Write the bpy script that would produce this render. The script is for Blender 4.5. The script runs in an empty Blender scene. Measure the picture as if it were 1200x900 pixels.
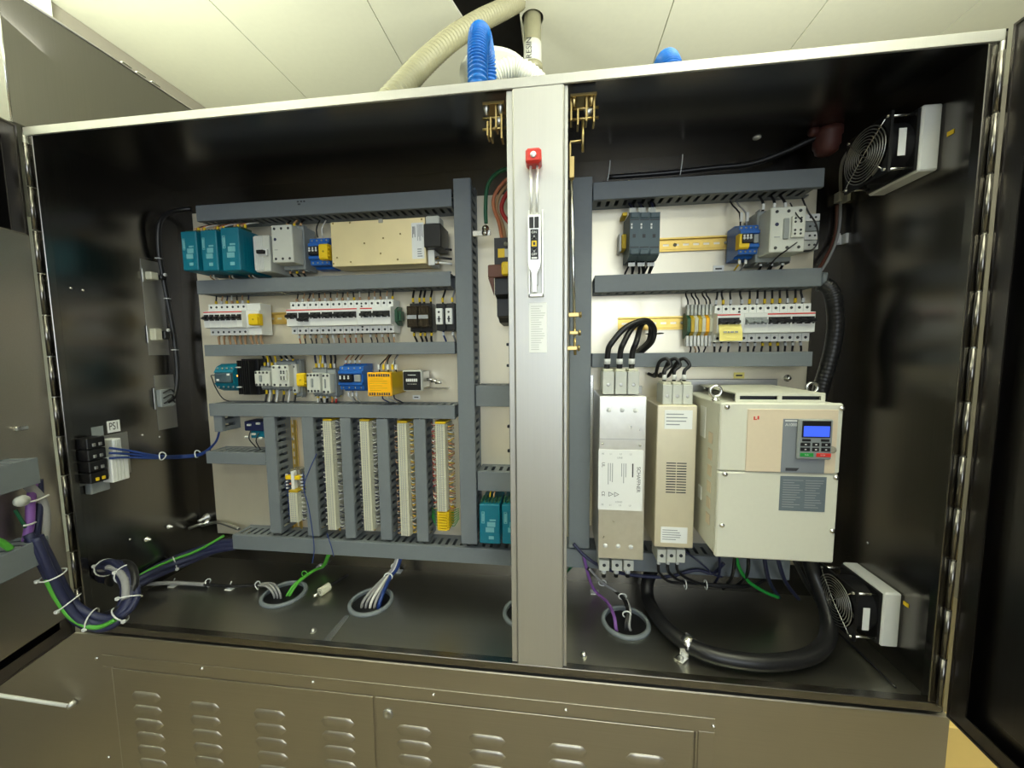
import bpy, math, random
import numpy as np
from mathutils import Matrix, Vector
random.seed(7)
scene = bpy.context.scene
COL = scene.collection

# ------------------------------------------------------------------ camera
F_PX = 440.0
CAM = np.array([1.18662, -0.74343, 0.67961])
ROT = np.array([[0.99237975, 0.12282523, -0.00981771],      # right
                [0.00087182, -0.08667544, -0.99623622],     # down
                [-0.1232139, 0.9886361, -0.08612203]])      # forward
cam_data = bpy.data.cameras.new('camera')
cam_data.sensor_width = 36.0
cam_data.lens = F_PX / 1200 * 36
cam_data.clip_start = 0.02
cam = bpy.data.objects.new('camera', cam_data)
COL.objects.link(cam)
mw = Matrix.Identity(4)
for i in range(3):
    mw[i][0], mw[i][1], mw[i][2], mw[i][3] = ROT[0][i], -ROT[1][i], -ROT[2][i], CAM[i]
cam.matrix_world = mw
scene.camera = cam

# ------------------------------------------------------------------ light
world = bpy.data.worlds.new('room_light')
scene.world = world
world.use_nodes = True
world.node_tree.nodes['Background'].inputs[0].default_value = (1.0, 0.97, 0.86, 1)
world.node_tree.nodes['Background'].inputs[1].default_value = 0.05


def area(name, loc, aim, sx, sy, power, color):
    d = bpy.data.lights.new(name, 'AREA')
    d.shape = 'RECTANGLE'
    d.size, d.size_y, d.energy, d.color = sx, sy, power, color
    o = bpy.data.objects.new(name, d)
    COL.objects.link(o)
    o.location = loc
    o.rotation_euler = (Vector(aim) - Vector(loc)).to_track_quat('-Z', 'Y').to_euler()
    return o


LAMP = (0.985, 1.0, 0.90)
DAY = (0.84, 0.93, 1.0)
# added unseen light behind the photographer, standing in for assumed daylight; no window modelled
area('assumed_daylight', (1.75, -3.12, 1.0), (1.5, 0, 0.95), 2.4, 1.4, 36, DAY)
# assumed, unseen ceiling tubes behind the photographer and two added unseen fill lights that brighten the ceiling
area('assumed_ceiling_light', (1.5, -1.9, 2.03), (1.5, -1.7, 0), 1.2, 0.6, 4, LAMP)
area('assumed_ceiling_light', (0.25, -1.9, 2.03), (0.25, -1.7, 0), 1.2, 0.6, 3, LAMP)
area('ceiling_fill_light', (-0.2, -0.5, 1.62), (-0.2, 0.1, 3), 0.5, 1.2, 36, LAMP)
area('ceiling_fill_light', (2.0, -0.5, 1.62), (2.0, 0.1, 3), 0.5, 1.2, 47, LAMP)
scene.view_settings.view_transform = 'Standard'
scene.view_settings.look = 'None'
scene.view_settings.gamma = 1
scene.view_settings.use_curve_mapping = False
scene.view_settings.exposure = 0.55


# ------------------------------------------------------------------ helpers
def at(px, py, y=None, x=None, z=None):
    """point of the place seen at a photo pixel, on a plane y=, x= or z= of the room"""
    v = ROT.T @ np.array([(px - 600) / F_PX, (py - 450) / F_PX, 1.0])
    i, val = (1, y) if y is not None else ((0, x) if x is not None else (2, z))
    return CAM + v * (val - CAM[i]) / v[i]


def rect(x0, y0, x1, y1, y):
    a, b = at(x0, y0, y=y), at(x1, y1, y=y)
    return a[0], b[0], b[2], a[2]           # x0,x1,z0,z1


def rgb(r, g, b):
    f = lambda c: (c / 255 / 12.92) if c <= 10 else ((c / 255 + 0.055) / 1.055) ** 2.4
    return (f(r), f(g), f(b), 1)


MATS = {}


def mat(name, color, rough=0.5, metal=0.0, noise=None, bump=0.0, var=0.0, emit=0, trans=0, alpha=1, rvar=0.0):
    """procedural principled material; noise = (sx, sy, sz) stretch of the grain"""
    m = bpy.data.materials.new(name)
    m.use_nodes = True
    nt = m.node_tree
    p = nt.nodes['Principled BSDF']
    p.inputs['Base Color'].default_value = color
    p.inputs['Roughness'].default_value = rough
    p.inputs['Metallic'].default_value = metal
    if trans:
        p.inputs['Transmission Weight'].default_value = trans
        p.inputs['IOR'].default_value = 1.3
    if emit:
        p.inputs['Emission Color'].default_value = color
        p.inputs['Emission Strength'].default_value = emit
    if noise:
        tc = nt.nodes.new('ShaderNodeTexCoord')
        mp = nt.nodes.new('ShaderNodeMapping')
        mp.inputs['Scale'].default_value = noise
        nz = nt.nodes.new('ShaderNodeTexNoise')
        nz.inputs['Scale'].default_value = 1.0
        nz.inputs['Detail'].default_value = 4
        nt.links.new(tc.outputs['Object'], mp.inputs[0])
        nt.links.new(mp.outputs[0], nz.inputs['Vector'])
        if var:
            r = nt.nodes.new('ShaderNodeMix')
            r.data_type = 'RGBA'
            r.inputs['A'].default_value = tuple(c * (1 - var) for c in color[:3]) + (1,)
            r.inputs['B'].default_value = tuple(min(1, c * (1 + var)) for c in color[:3]) + (1,)
            nt.links.new(nz.outputs['Fac'], r.inputs['Factor'])
            nt.links.new(r.outputs['Result'], p.inputs['Base Color'])
        if rvar:
            mr = nt.nodes.new('ShaderNodeMapRange')
            mr.inputs['To Min'].default_value = max(0.05, rough - rvar)
            mr.inputs['To Max'].default_value = rough + rvar
            nt.links.new(nz.outputs['Fac'], mr.inputs['Value'])
            nt.links.new(mr.outputs['Result'], p.inputs['Roughness'])
        if bump:
            b = nt.nodes.new('ShaderNodeBump')
            b.inputs['Strength'].default_value = bump
            b.inputs['Distance'].default_value = 0.001
            nt.links.new(nz.outputs['Fac'], b.inputs['Height'])
            nt.links.new(b.outputs['Normal'], p.inputs['Normal'])
    MATS[name] = m
    return m


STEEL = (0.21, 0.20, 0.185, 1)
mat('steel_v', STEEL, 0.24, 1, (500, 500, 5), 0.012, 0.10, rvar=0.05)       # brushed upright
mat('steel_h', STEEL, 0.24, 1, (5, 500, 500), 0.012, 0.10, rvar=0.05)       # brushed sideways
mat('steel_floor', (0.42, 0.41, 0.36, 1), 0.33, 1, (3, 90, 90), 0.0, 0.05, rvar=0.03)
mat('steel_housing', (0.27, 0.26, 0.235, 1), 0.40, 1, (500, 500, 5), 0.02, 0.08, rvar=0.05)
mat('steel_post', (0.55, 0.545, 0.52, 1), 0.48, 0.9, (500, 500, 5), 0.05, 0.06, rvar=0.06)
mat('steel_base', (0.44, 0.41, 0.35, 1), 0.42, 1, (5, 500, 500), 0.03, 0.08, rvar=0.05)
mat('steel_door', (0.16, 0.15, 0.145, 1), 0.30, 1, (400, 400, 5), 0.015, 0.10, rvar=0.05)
mat('galvanised', (0.83, 0.77, 0.61, 1), 0.38, 0.6, (30, 30, 12), 0.02, 0.06, rvar=0.10)
mat('bright_steel', (0.75, 0.75, 0.72, 1), 0.25, 1)
mat('dull_steel', (0.5, 0.5, 0.48, 1), 0.4, 1)
mat('aluminium', (0.80, 0.79, 0.74, 1), 0.30, 0.85, (60, 60, 60), 0, 0.08, rvar=0.06)
mat('tan_steel', (0.76, 0.70, 0.53, 1), 0.42, 0.6, (40, 40, 40), 0, 0.05)
mat('gold_box', (0.92, 0.80, 0.50, 1), 0.42, 0.75, (12, 12, 12), 0, 0.08)
mat('silver', (0.86, 0.86, 0.84, 1), 0.35, 0.6, (60, 60, 60), 0, 0.05)
mat('teal_print', rgb(110, 172, 182), 0.5, 0, (60, 60, 60), 0, 0.05)
mat('gold_zinc', (0.46, 0.35, 0.15, 1), 0.34, 1, (60, 60, 60), 0, 0.2)
mat('rail_gold', (0.82, 0.58, 0.16, 1), 0.38, 0.8, (40, 40, 40), 0, 0.15)
mat('duct_grey', rgb(114, 121, 126), 0.55, 0, (90, 90, 90), 0.03, 0.05)
mat('white_plastic', rgb(224, 226, 224), 0.45, 0, (60, 60, 60), 0, 0.03)
mat('lightgrey_plastic', rgb(196, 199, 192), 0.5, 0, (60, 60, 60), 0, 0.04)
mat('midgrey_plastic', rgb(140, 146, 146), 0.5, 0, (60, 60, 60), 0, 0.04)
mat('darkgrey_plastic', rgb(72, 90, 98), 0.5, 0, (60, 60, 60), 0, 0.06)
mat('ivory_plastic', rgb(206, 205, 184), 0.5, 0, (60, 60, 200), 0, 0.05)
mat('teal_plastic', rgb(0, 110, 134), 0.42, 0, (60, 60, 60), 0, 0.06)
mat('blue_plastic', rgb(28, 96, 180), 0.42, 0, (60, 60, 60), 0, 0.08)
mat('navy_plastic', rgb(24, 32, 72), 0.5, 0, (90, 90, 90), 0, 0.1)
mat('yellow_plastic', rgb(232, 196, 24), 0.45, 0, (60, 60, 60), 0, 0.06)
mat('amber_plastic', rgb(250, 182, 12), 0.42, 0, (60, 60, 60), 0, 0.04)
mat('amber_side', rgb(190, 160, 30), 0.45, 0, (60, 60, 60), 0, 0.05)
mat('green_plastic', rgb(30, 150, 60), 0.5, 0, (60, 60, 60), 0, 0.06)
mat('darkgreen_plastic', rgb(40, 82, 58), 0.5, 0, (60, 60, 60), 0, 0.1)
mat('limegreen_wire', rgb(84, 168, 58), 0.45, 0, (90, 90, 90), 0, 0.08)
mat('black_plastic', rgb(22, 22, 24), 0.4, 0, (60, 60, 60), 0, 0.1)
mat('black_rubber', rgb(26, 26, 28), 0.38, 0, (200, 200, 200), 0.02, 0.1)
mat('smoke_plastic', rgb(70, 62, 50), 0.2, 0, (60, 60, 60), 0, 0.1, trans=0.35)
mat('red_plastic', rgb(214, 52, 44), 0.4, 0, (60, 60, 60), 0, 0.04)
mat('rust_plastic', rgb(84, 46, 42), 0.55, 0, (60, 60, 60), 0, 0.12)
mat('purple_wire', rgb(128, 84, 160), 0.45, 0, (90, 90, 90), 0, 0.06)
mat('navy_wire', rgb(34, 38, 70), 0.5, 0, (160, 160, 160), 0.02, 0.15)
mat('blue_wire', rgb(30, 58, 124), 0.45, 0, (90, 90, 90), 0, 0.06)
mat('grey_wire', rgb(150, 150, 150), 0.5, 0, (90, 90, 90), 0, 0.05)
mat('white_wire', rgb(226, 226, 220), 0.5, 0, (90, 90, 90), 0, 0.03)
mat('tan_wire', rgb(190, 150, 110), 0.5, 0, (90, 90, 90), 0, 0.06)
mat('copper_wire', rgb(200, 122, 84), 0.5, 0, (90, 90, 90), 0, 0.08)
mat('red_wire', rgb(176, 40, 36), 0.5, 0, (90, 90, 90), 0, 0.05)
mat('green_wire', rgb(24, 92, 60), 0.5, 0, (90, 90, 90), 0, 0.05)
mat('brown_wire', rgb(96, 56, 42), 0.5, 0, (90, 90, 90), 0, 0.05)
mat('cream_paint', rgb(212, 212, 198), 0.5, 0, (120, 120, 120), 0.02, 0.03)
mat('beige_paint', rgb(218, 203, 178), 0.5, 0, (120, 120, 120), 0.02, 0.03)
mat('label_white', rgb(238, 240, 238), 0.45, 0, (60, 60, 60), 0, 0.02)
mat('ink', rgb(52, 54, 58), 0.6, 0, (60, 60, 60), 0, 0.1)
mat('ink_pale', rgb(150, 154, 158), 0.6, 0, (60, 60, 60), 0, 0.1)
mat('ink_faint', rgb(205, 208, 206), 0.6, 0, (60, 60, 60), 0, 0.05)
mat('nameplate_grey', rgb(126, 132, 140), 0.5, 0, (60, 60, 60), 0, 0.04)
mat('sticker_grey', rgb(104, 116, 124), 0.45, 0, (60, 60, 300), 0, 0.12)
mat('lcd', rgb(60, 92, 230), 0.3, 0, (60, 60, 60), 0, 0.03, emit=0.5)
mat('clear_plastic', rgb(225, 225, 215), 0.15, 0, (60, 60, 60), 0, 0.02, trans=0.8)
mat('note_yellow', rgb(240, 226, 130), 0.6, 0, (60, 60, 60), 0, 0.04)
mat('led_orange', rgb(255, 150, 60), 0.3, 0, (60, 60, 60), 0, 0.02, emit=2)
mat('ceiling_panel', rgb(229, 230, 208), 0.6, 0, (40, 40, 40), 0.03, 0.03)
mat('wall_paint', rgb(158, 153, 138), 0.7, 0, (30, 30, 30), 0.03, 0.04)
mat('white_paint', rgb(240, 244, 232), 0.6, 0, (30, 30, 30), 0.02, 0.02)
mat('floor_concrete', rgb(150, 138, 110), 0.6, 0, (14, 14, 14), 0.1, 0.12)
mat('plenum_dark', rgb(140, 136, 128), 0.8, 0, (20, 20, 20), 0.1, 0.2)
mat('yellow_paint', rgb(232, 200, 120), 0.6, 0, (40, 40, 40), 0.03, 0.04)
mat('tan_hose', rgb(150, 147, 118), 0.4, 0, (80, 80, 80), 0.02, 0.1)
mat('blue_hose', rgb(20, 110, 200), 0.3, 0, (80, 80, 80), 0.02, 0.08)
mat('white_hose', rgb(212, 213, 198), 0.45, 0, (80, 80, 80), 0.02, 0.05)


class MB:
    def __init__(s):
        s.v, s.f, s.sm = [], [], []

    def add(s, vs, fs, smooth=False):
        o = len(s.v)
        s.v += [tuple(map(float, p)) for p in vs]
        s.f += [tuple(i + o for i in f) for f in fs]
        s.sm += [smooth] * len(fs)
        return s

    def box(s, x0, x1, y0, y1, z0, z1, c=0.0, T=None):
        x0, x1 = min(x0, x1), max(x0, x1)
        y0, y1 = min(y0, y1), max(y0, y1)
        z0, z1 = min(z0, z1), max(z0, z1)
        c = min(c, .45 * (x1 - x0), .45 * (y1 - y0), .45 * (z1 - z0))
        if c <= 0:
            vs = [(x, y, z) for x in (x0, x1) for y in (y0, y1) for z in (z0, z1)]
            fs = [(0, 1, 3, 2), (4, 6, 7, 5), (0, 4, 5, 1), (2, 3, 7, 6), (0, 2, 6, 4), (1, 5, 7, 3)]
        else:
            vs, idx = [], {}
            L = ((x0, x1), (y0, y1), (z0, z1))
            for i in (0, 1):
                for j in (0, 1):
                    for k in (0, 1):
                        b = (i, j, k)
                        for ax in range(3):     # vertex lying on face ax
                            p = []
                            for a in range(3):
                                q = L[a][b[a]]
                                if a != ax:
                                    q += c if b[a] == 0 else -c
                                p.append(q)
                            idx[(i, j, k, ax)] = len(vs)
                            vs.append(tuple(p))
            fs = []
            for ax in range(3):
                u, w = (ax + 1) % 3, (ax + 2) % 3
                for sd in (0, 1):
                    q = []
                    for a, b in ((0, 0), (1, 0), (1, 1), (0, 1)):
                        k = [0, 0, 0]
                        k[ax], k[u], k[w] = sd, a, b
                        q.append(idx[(*k, ax)])
                    fs.append(tuple(q) if sd else tuple(q[::-1]))
            for ax in range(3):                 # edges along ax
                u, w = (ax + 1) % 3, (ax + 2) % 3
                for a in (0, 1):
                    for b in (0, 1):
                        k0, k1 = [0, 0, 0], [0, 0, 0]
                        k0[ax], k1[ax] = 0, 1
                        k0[u] = k1[u] = a
                        k0[w] = k1[w] = b
                        q = [idx[(*k0, u)], idx[(*k1, u)], idx[(*k1, w)], idx[(*k0, w)]]
                        fs.append(tuple(q) if (a != b) else tuple(q[::-1]))
            for i in (0, 1):
                for j in (0, 1):
                    for k in (0, 1):
                        q = [idx[(i, j, k, a)] for a in range(3)]
                        fs.append(tuple(q) if (i + j + k) % 2 else tuple(q[::-1]))
        if T:
            vs = [T(*p) for p in vs]
        return s.add(vs, fs)

    def prism(s, prof, lo, hi, axis=0, smooth=False):
        """profile of (a,b) points extruded along an axis (0: prof=(y,z), 1: (x,z), 2: (x,y))"""
        n = len(prof)
        mk = {0: lambda t, a, b: (t, a, b), 1: lambda t, a, b: (a, t, b), 2: lambda t, a, b: (a, b, t)}[axis]
        vs = [mk(lo, *p) for p in prof] + [mk(hi, *p) for p in prof]
        fs = [tuple(range(n))[::-1], tuple(range(n, 2 * n))]
        o = len(s.v)
        s.add(vs, fs)
        s.f += [(o + i, o + (i + 1) % n, o + n + (i + 1) % n, o + n + i) for i in range(n)]
        s.sm += [smooth] * n
        return s

    def tube(s, pts, r, n=8, seg=4, smooth=True, closed=False, caps=True):
        pts = [np.array(p, float) for p in pts]
        if len(pts) > 2 and seg > 1:
            P, m = [], len(pts)
            for i in range(m if closed else m - 1):
                g = lambda k: pts[k % m] if closed else pts[min(max(k, 0), m - 1)]
                p0, p1, p2, p3 = g(i - 1), g(i), g(i + 1), g(i + 2)
                for k in range(seg):
                    t = k / seg
                    P.append(.5 * (2 * p1 + (p2 - p0) * t + (2 * p0 - 5 * p1 + 4 * p2 - p3) * t * t + (3 * p1 - p0 - 3 * p2 + p3) * t ** 3))
            if not closed:
                P.append(pts[-1])
            pts = P
        m = len(pts)
        rf = r if callable(r) else (lambda t: r)
        tg = []
        for i in range(m):
            a = pts[(i - 1) % m] if (closed or i > 0) else pts[i]
            b = pts[(i + 1) % m] if (closed or i < m - 1) else pts[i]
            d = b - a
            tg.append(d / (np.linalg.norm(d) + 1e-12))
        ref = np.array([0, 0, 1.0]) if abs(tg[0][2]) < .9 else np.array([1.0, 0, 0])
        nx = np.cross(tg[0], ref)
        nx /= np.linalg.norm(nx)
        vs, fs = [], []
        for i in range(m):
            nx = nx - tg[i] * np.dot(nx, tg[i])
            nx /= np.linalg.norm(nx) + 1e-12
            ny = np.cross(tg[i], nx)
            rr = rf(i / max(1, m - 1))
            for k in range(n):
                a = 2 * math.pi * k / n
                vs.append(pts[i] + rr * (math.cos(a) * nx + math.sin(a) * ny))
        for i in range(m if closed else m - 1):
            j = (i + 1) % m
            for k in range(n):
                fs.append((i * n + k, i * n + (k + 1) % n, j * n + (k + 1) % n, j * n + k))
        s.add(vs, fs, smooth)
        if not closed and caps:
            o = len(s.v) - m * n
            s.f += [tuple(o + k for k in range(n))[::-1], tuple(o + (m - 1) * n + k for k in range(n))]
            s.sm += [False, False]
        return s

    def cyl(s, p0, p1, r, n=12):
        return s.tube([p0, p1], r, n=n, seg=1)

    def lathe(s, c, axis, prof, n=20, smooth=True):
        """prof of (radius, height) along axis 'x','y','z' from centre c (sign in axis e.g. '-y')"""
        sg = -1 if axis[0] == '-' else 1
        ax = axis[-1]
        vs, fs, m = [], [], len(prof)
        for r, h in prof:
            for k in range(n):
                a = 2 * math.pi * k / n
                u, w, t = r * math.cos(a), r * math.sin(a), sg * h
                vs.append({'x': (c[0] + t, c[1] + u, c[2] + w), 'y': (c[0] + u, c[1] + t, c[2] + w), 'z': (c[0] + u, c[1] + w, c[2] + t)}[ax])
        for i in range(m - 1):
            for k in range(n):
                fs.append((i * n + k, i * n + (k + 1) % n, (i + 1) * n + (k + 1) % n, (i + 1) * n + k))
        s.add(vs, fs, smooth)
        o = len(s.v) - m * n
        if prof[0][0] > 0 and prof[0] != prof[-1]:
            s.f.append(tuple(o + k for k in range(n))[::-1]); s.sm.append(False)
        if prof[-1][0] > 0 and prof[0] != prof[-1]:
            s.f.append(tuple(o + (m - 1) * n + k for k in range(n))); s.sm.append(False)
        return s

    def build(s, name, material, parent=None, loc=None):
        o0 = np.array(root_loc(parent) if parent else (loc if loc is not None else (0, 0, 0)))
        me = bpy.data.meshes.new(name)
        me.from_pydata([tuple(np.array(p) - o0) for p in s.v], [], s.f)
        me.polygons.foreach_set('use_smooth', s.sm)
        me.materials.append(MATS[material])
        me.validate()
        bm_fix(me)
        o = bpy.data.objects.new(name, me)
        COL.objects.link(o)
        if parent:
            o.parent = parent
            o['rl'] = list(map(float, o0))
        else:
            o.location = o0
            o['rl'] = list(map(float, o0))
        return o


import bmesh


def bm_fix(me):
    b = bmesh.new()
    b.from_mesh(me)
    bmesh.ops.recalc_face_normals(b, faces=b.faces)
    b.to_mesh(me)
    b.free()


def root_loc(o):
    return tuple(o['rl'])


def thing(name, label, cat, loc, group=None, kind=None):
    o = bpy.data.objects.new(name, None)
    COL.objects.link(o)
    o.empty_display_size = 0.02
    o.location = tuple(map(float, loc))
    o['rl'] = list(map(float, loc))
    o['label'], o['category'] = label, cat
    if group:
        o['group'] = group
    if kind:
        o['kind'] = kind
    return o


def tag(o, label, cat, group=None, kind=None):
    o['label'], o['category'] = label, cat
    if group:
        o['group'] = group
    if kind:
        o['kind'] = kind
    return o


def struct(o, label=None):
    o['kind'] = 'structure'
    if label:
        o['label'] = label
    return o


def text(s, size, c, right, up, material, parent, name='lettering', squeeze=1.0):
    cu = bpy.data.curves.new(name, 'FONT')
    cu.body = s
    cu.size = size
    cu.align_x, cu.align_y = 'CENTER', 'CENTER'
    tmp = bpy.data.objects.new(name, cu)
    COL.objects.link(tmp)
    dg = bpy.context.evaluated_depsgraph_get()
    me = bpy.data.meshes.new_from_object(tmp.evaluated_get(dg))
    bpy.data.objects.remove(tmp)
    bpy.data.curves.remove(cu)
    right, up, c = map(lambda v: np.array(v, float), (right, up, c))
    nrm = np.cross(right, up)
    o0 = np.array(root_loc(parent))
    for v in me.vertices:
        p = c + right * v.co.x * squeeze + up * v.co.y + nrm * 0.0003 - o0
        v.co = tuple(p)
    me.name = name
    me.materials.clear()
    me.materials.append(MATS[material])
    o = bpy.data.objects.new(name, me)
    COL.objects.link(o)
    o.parent = parent
    o['rl'] = list(map(float, o0))
    return o


ORD = ['first', 'second', 'third', 'fourth', 'fifth', 'sixth', 'seventh', 'eighth', 'ninth', 'tenth', 'eleventh', 'twelfth',
       'thirteenth', 'fourteenth', 'fifteenth', 'sixteenth', 'seventeenth', 'eighteenth']
X, Z = (1, 0, 0), (0, 0, 1)

# key planes of the place (metres): cabinet front y=0, its back wall, the mounting plates, trunking lids
YB, YP, YD = 0.331, 0.305, 0.235
W, H = 1.9, 1.189

# ================================================================== ROOM
ZF, ZC = -0.85, 2.10
struct(MB().box(-2.2, 4.2, -3.2, 2.0, ZF - .05, ZF).build('floor', 'floor_concrete'))
struct(MB().box(-2.2, 4.2, -3.25, -3.2, ZF, ZC).build('wall_front', 'wall_paint'))
struct(MB().box(3.6, 3.65, -3.2, 2.0, ZF, ZC).build('wall_right', 'wall_paint'))
struct(MB().box(-2.2, 4.2, 2.0, 2.05, ZF, ZC + .6).build('wall_back', 'wall_paint'))
wl = struct(MB().box(-.88, -.84, -3.2, 2.0, ZF, ZC).build('wall_left', 'wall_paint'))
yb = at(57, 10, x=-.84)[1]
struct(MB().box(-.84, -.825, -1.6, yb, -.2, ZC - .002).build('trim_1', 'white_paint'))
# suspended ceiling of long pale panels, a cut panel leaves a dark hole to the void above
ceil = bpy.data.objects.new('ceiling', None)
COL.objects.link(ceil)
ceil['kind'] = 'structure'
ceil['rl'] = [0, 0, 0]
seams = [-2.09, -1.465, -.84, -.21, .417, 1.02, 1.652, 2.28, 2.909, 3.53, 4.15]
hole = [at(p[0], p[1], z=ZC) for p in ((505, 0), (532, 27.5), (575, 60), (640, 73), (617, 73))]
for i in range(len(seams) - 1):
    a, b = seams[i] + .002, seams[i + 1] - .002
    if abs(seams[i] - .417) < .01:
        m = MB()
        yh0, yh1 = -.25, hole[3][1]
        xl0, xl1 = hole[0][0] - .42, hole[1][0] + .13
        P = [(a, -3.2), (b, -3.2), (b, yh0), (xl0, yh0), (xl1, yh1), (b, yh1), (b, 2.0), (a, 2.0)]
        # concave outline cut into convex pieces
        for q in ([(a, -3.2), (b, -3.2), (b, yh0), (a, yh0)], [(a, yh0), (max(a, xl0), yh0), (xl1, yh1), (a, yh1)], [(a, yh1), (b, yh1), (b, 2.0), (a, 2.0)]):
            m.prism(q, ZC, ZC + .012, axis=2)
        m.build('ceiling_panel', 'ceiling_panel', ceil)
    elif abs(seams[i] - 1.02) < .01:
        # panel with a round hole for the riser pipe
        cx, cy, _ = at(624, 22, z=ZC)
        m = MB()
        s_, r_ = .055, .047
        for q in ((a, b, -3.2, cy - s_), (a, b, cy + s_, 2.0), (a, cx - s_, cy - s_, cy + s_), (cx + s_, b, cy - s_, cy + s_)):
            m.box(q[0], q[1], q[2], q[3], ZC, ZC + .012)
        sq, ci = [], []
        for k in range(24):
            t = 2 * math.pi * k / 24
            c_, n_ = math.cos(t), math.sin(t)
            f_ = s_ / max(abs(c_), abs(n_))
            sq.append((cx + c_ * f_, cy + n_ * f_)); ci.append((cx + c_ * r_, cy + n_ * r_))
        for zz in (ZC, ZC + .012):
            m.add([(p[0], p[1], zz) for p in sq + ci], [(k, (k + 1) % 24, 24 + (k + 1) % 24, 24 + k) for k in range(24)])
        m.build('ceiling_panel', 'ceiling_panel', ceil)
    else:
        MB().box(a, b, -3.2, 2.0, ZC, ZC + .012).build('ceiling_panel', 'ceiling_panel', ceil)
vo = MB()
vo.box(-2.2, 4.2, -3.2, 2.0, ZC + .58, ZC + .62)
vo.box(-2.2, -2.15, -3.2, 2.0, ZC + .02, ZC + .58).box(4.15, 4.2, -3.2, 2.0, ZC + .02, ZC + .58).box(-2.15, 4.15, -3.2, -3.15, ZC + .02, ZC + .58)
vo.build('void_lining', 'plenum_dark', ceil)

# ================================================================== CABINET
cab = thing('control_cabinet', 'large open two-door stainless steel electrical cabinet on the machine base', 'cabinet', (W / 2, YB / 2, 0))
t = .003
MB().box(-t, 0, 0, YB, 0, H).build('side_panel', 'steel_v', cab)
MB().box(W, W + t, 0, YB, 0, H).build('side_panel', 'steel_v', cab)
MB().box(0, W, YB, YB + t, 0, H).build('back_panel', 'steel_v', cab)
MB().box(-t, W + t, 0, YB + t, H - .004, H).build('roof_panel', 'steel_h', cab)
# floor panel with four round cable openings
GR = [at(333, 697, z=.0), at(435, 706, z=.0), at(616, 719, z=.0), at(733, 730, z=.0)]
m = MB()
hs, hr, hn = .064, .052, 32
xs = 0.0
for g in GR:
    m.box(xs, g[0] - hs, 0, YB, -t, 0)
    m.box(g[0] - hs, g[0] + hs, 0, g[1] - hs, -t, 0).box(g[0] - hs, g[0] + hs, g[1] + hs, YB, -t, 0)
    sq, ci = [], []
    for k in range(hn):
        a = 2 * math.pi * k / hn
        c_, n_ = math.cos(a), math.sin(a)
        f_ = hs / max(abs(c_), abs(n_))
        sq.append((g[0] + c_ * f_, g[1] + n_ * f_, 0)); ci.append((g[0] + c_ * hr, g[1] + n_ * hr, 0))
    m.add(sq + ci, [(k, (k + 1) % hn, hn + (k + 1) % hn, hn + k) for k in range(hn)])
    xs = g[0] + hs
m.box(xs, W, 0, YB, -t, 0)
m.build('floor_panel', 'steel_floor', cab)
# front frame
zt = at(41, 158, y=0)[2]
MB().box(0, W, -.001, .0035, zt, H - .0002, .001).build('top_flange', 'steel_post', cab)
MB().box(0, W, -.001, .016, -.003, .014, .0012).build('bottom_lip', 'steel_h', cab)
MB().box(0, .021, 0, .016, .0142, zt - .0002, .001).build('side_flange', 'steel_v', cab)
MB().box(W - .022, W, 0, .016, .0142, zt - .0002, .001).build('side_flange', 'steel_v', cab)
px0, px1 = at(602, 300, y=0)[0], at(661, 300, y=0)[0]
post = MB().box(px0, px1, -.003, .045, .0143, zt - .0002, .003).build('centre_post', 'steel_post', cab)
MB().box(px0 - .012, px0 - .0002, .004, .02, .0145, zt - .0005, .001).build('post_return', 'steel_post', post)
MB().box(px1 + .0002, px1 + .007, .004, .02, .0145, zt - .0005, .001).build('post_return', 'steel_post', post)
# mounting plates
pl0 = at(243, 400, y=YP)[0]
pr1 = at(949, 380, y=YP)[0]
MB().box(.085, 1.125, YP, YP + .003, .10, 1.105, .001).build('mounting_plate', 'galvanised', cab)
MB().box(1.165, pr1, YP, YP + .003, .10, 1.105, .001).build('mounting_plate', 'galvanised', cab)
for (px, py) in ((922, 443), (824, 455), (243, 612), (207, 613), (201, 628)):
    c = at(px, py, y=YP)
    if px > 240:
        MB().lathe((c[0], YP, c[2]), '-y', [(.009, 0), (.009, .003), (.006, .003), (.006, .011), (.003, .013), (0, .013)], 10).build('plate_stud', 'bright_steel', cab)
# faint stitch of screws on side walls
for (px, py, x) in ((135, 194, 0), (147, 199, 0), (83, 338, 0), (97, 340, 0), (167, 510, 0), (187, 512, 0), (1017, 636, W), (152, 632, 0)):
    c = at(px, py, x=x)
    MB().lathe((x, c[1], c[2]), 'x' if x == 0 else '-x', [(.0035, 0), (.003, .002), (0, .0025)], 8).build('rivet', 'bright_steel', cab)
c = at(887, 161, z=H - .004)
MB().lathe((c[0], c[1], H - .004), '-z', [(.009, 0), (.009, .002), (.006, .004), (0, .004)], 16).build('hole_plug', 'white_plastic', cab)
c = at(684, 768, z=0)
MB().lathe((c[0], c[1], 0), 'z', [(.008, 0), (.008, .002), (.006, .006), (.003, .0085), (0, .009)], 14).build('floor_bolt', 'bright_steel', cab)
c = at(367, 740, z=0)
MB().lathe((c[0], c[1], 0), 'z', [(.008, 0), (.008, .002), (.006, .006), (.003, .0085), (0, .009)], 14).build('floor_bolt', 'dull_steel', cab)
# bright floor cover strip beside the second opening, seen edge on
a, b = at(405, 722, z=0), at(378, 752, z=0)
MB().add([(a[0], a[1], .0005), (a[0] + .012, a[1], .0005), (b[0] + .02, b[1], .0005), (b[0], b[1], .0005),
          (a[0], a[1], .003), (a[0] + .012, a[1], .003), (b[0] + .02, b[1], .003), (b[0], b[1], .003)],
         [(0, 1, 2, 3), (4, 7, 6, 5), (0, 4, 5, 1), (1, 5, 6, 2), (2, 6, 7, 3), (3, 7, 4, 0)]).build('cover_strip', 'bright_steel', cab)
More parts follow.
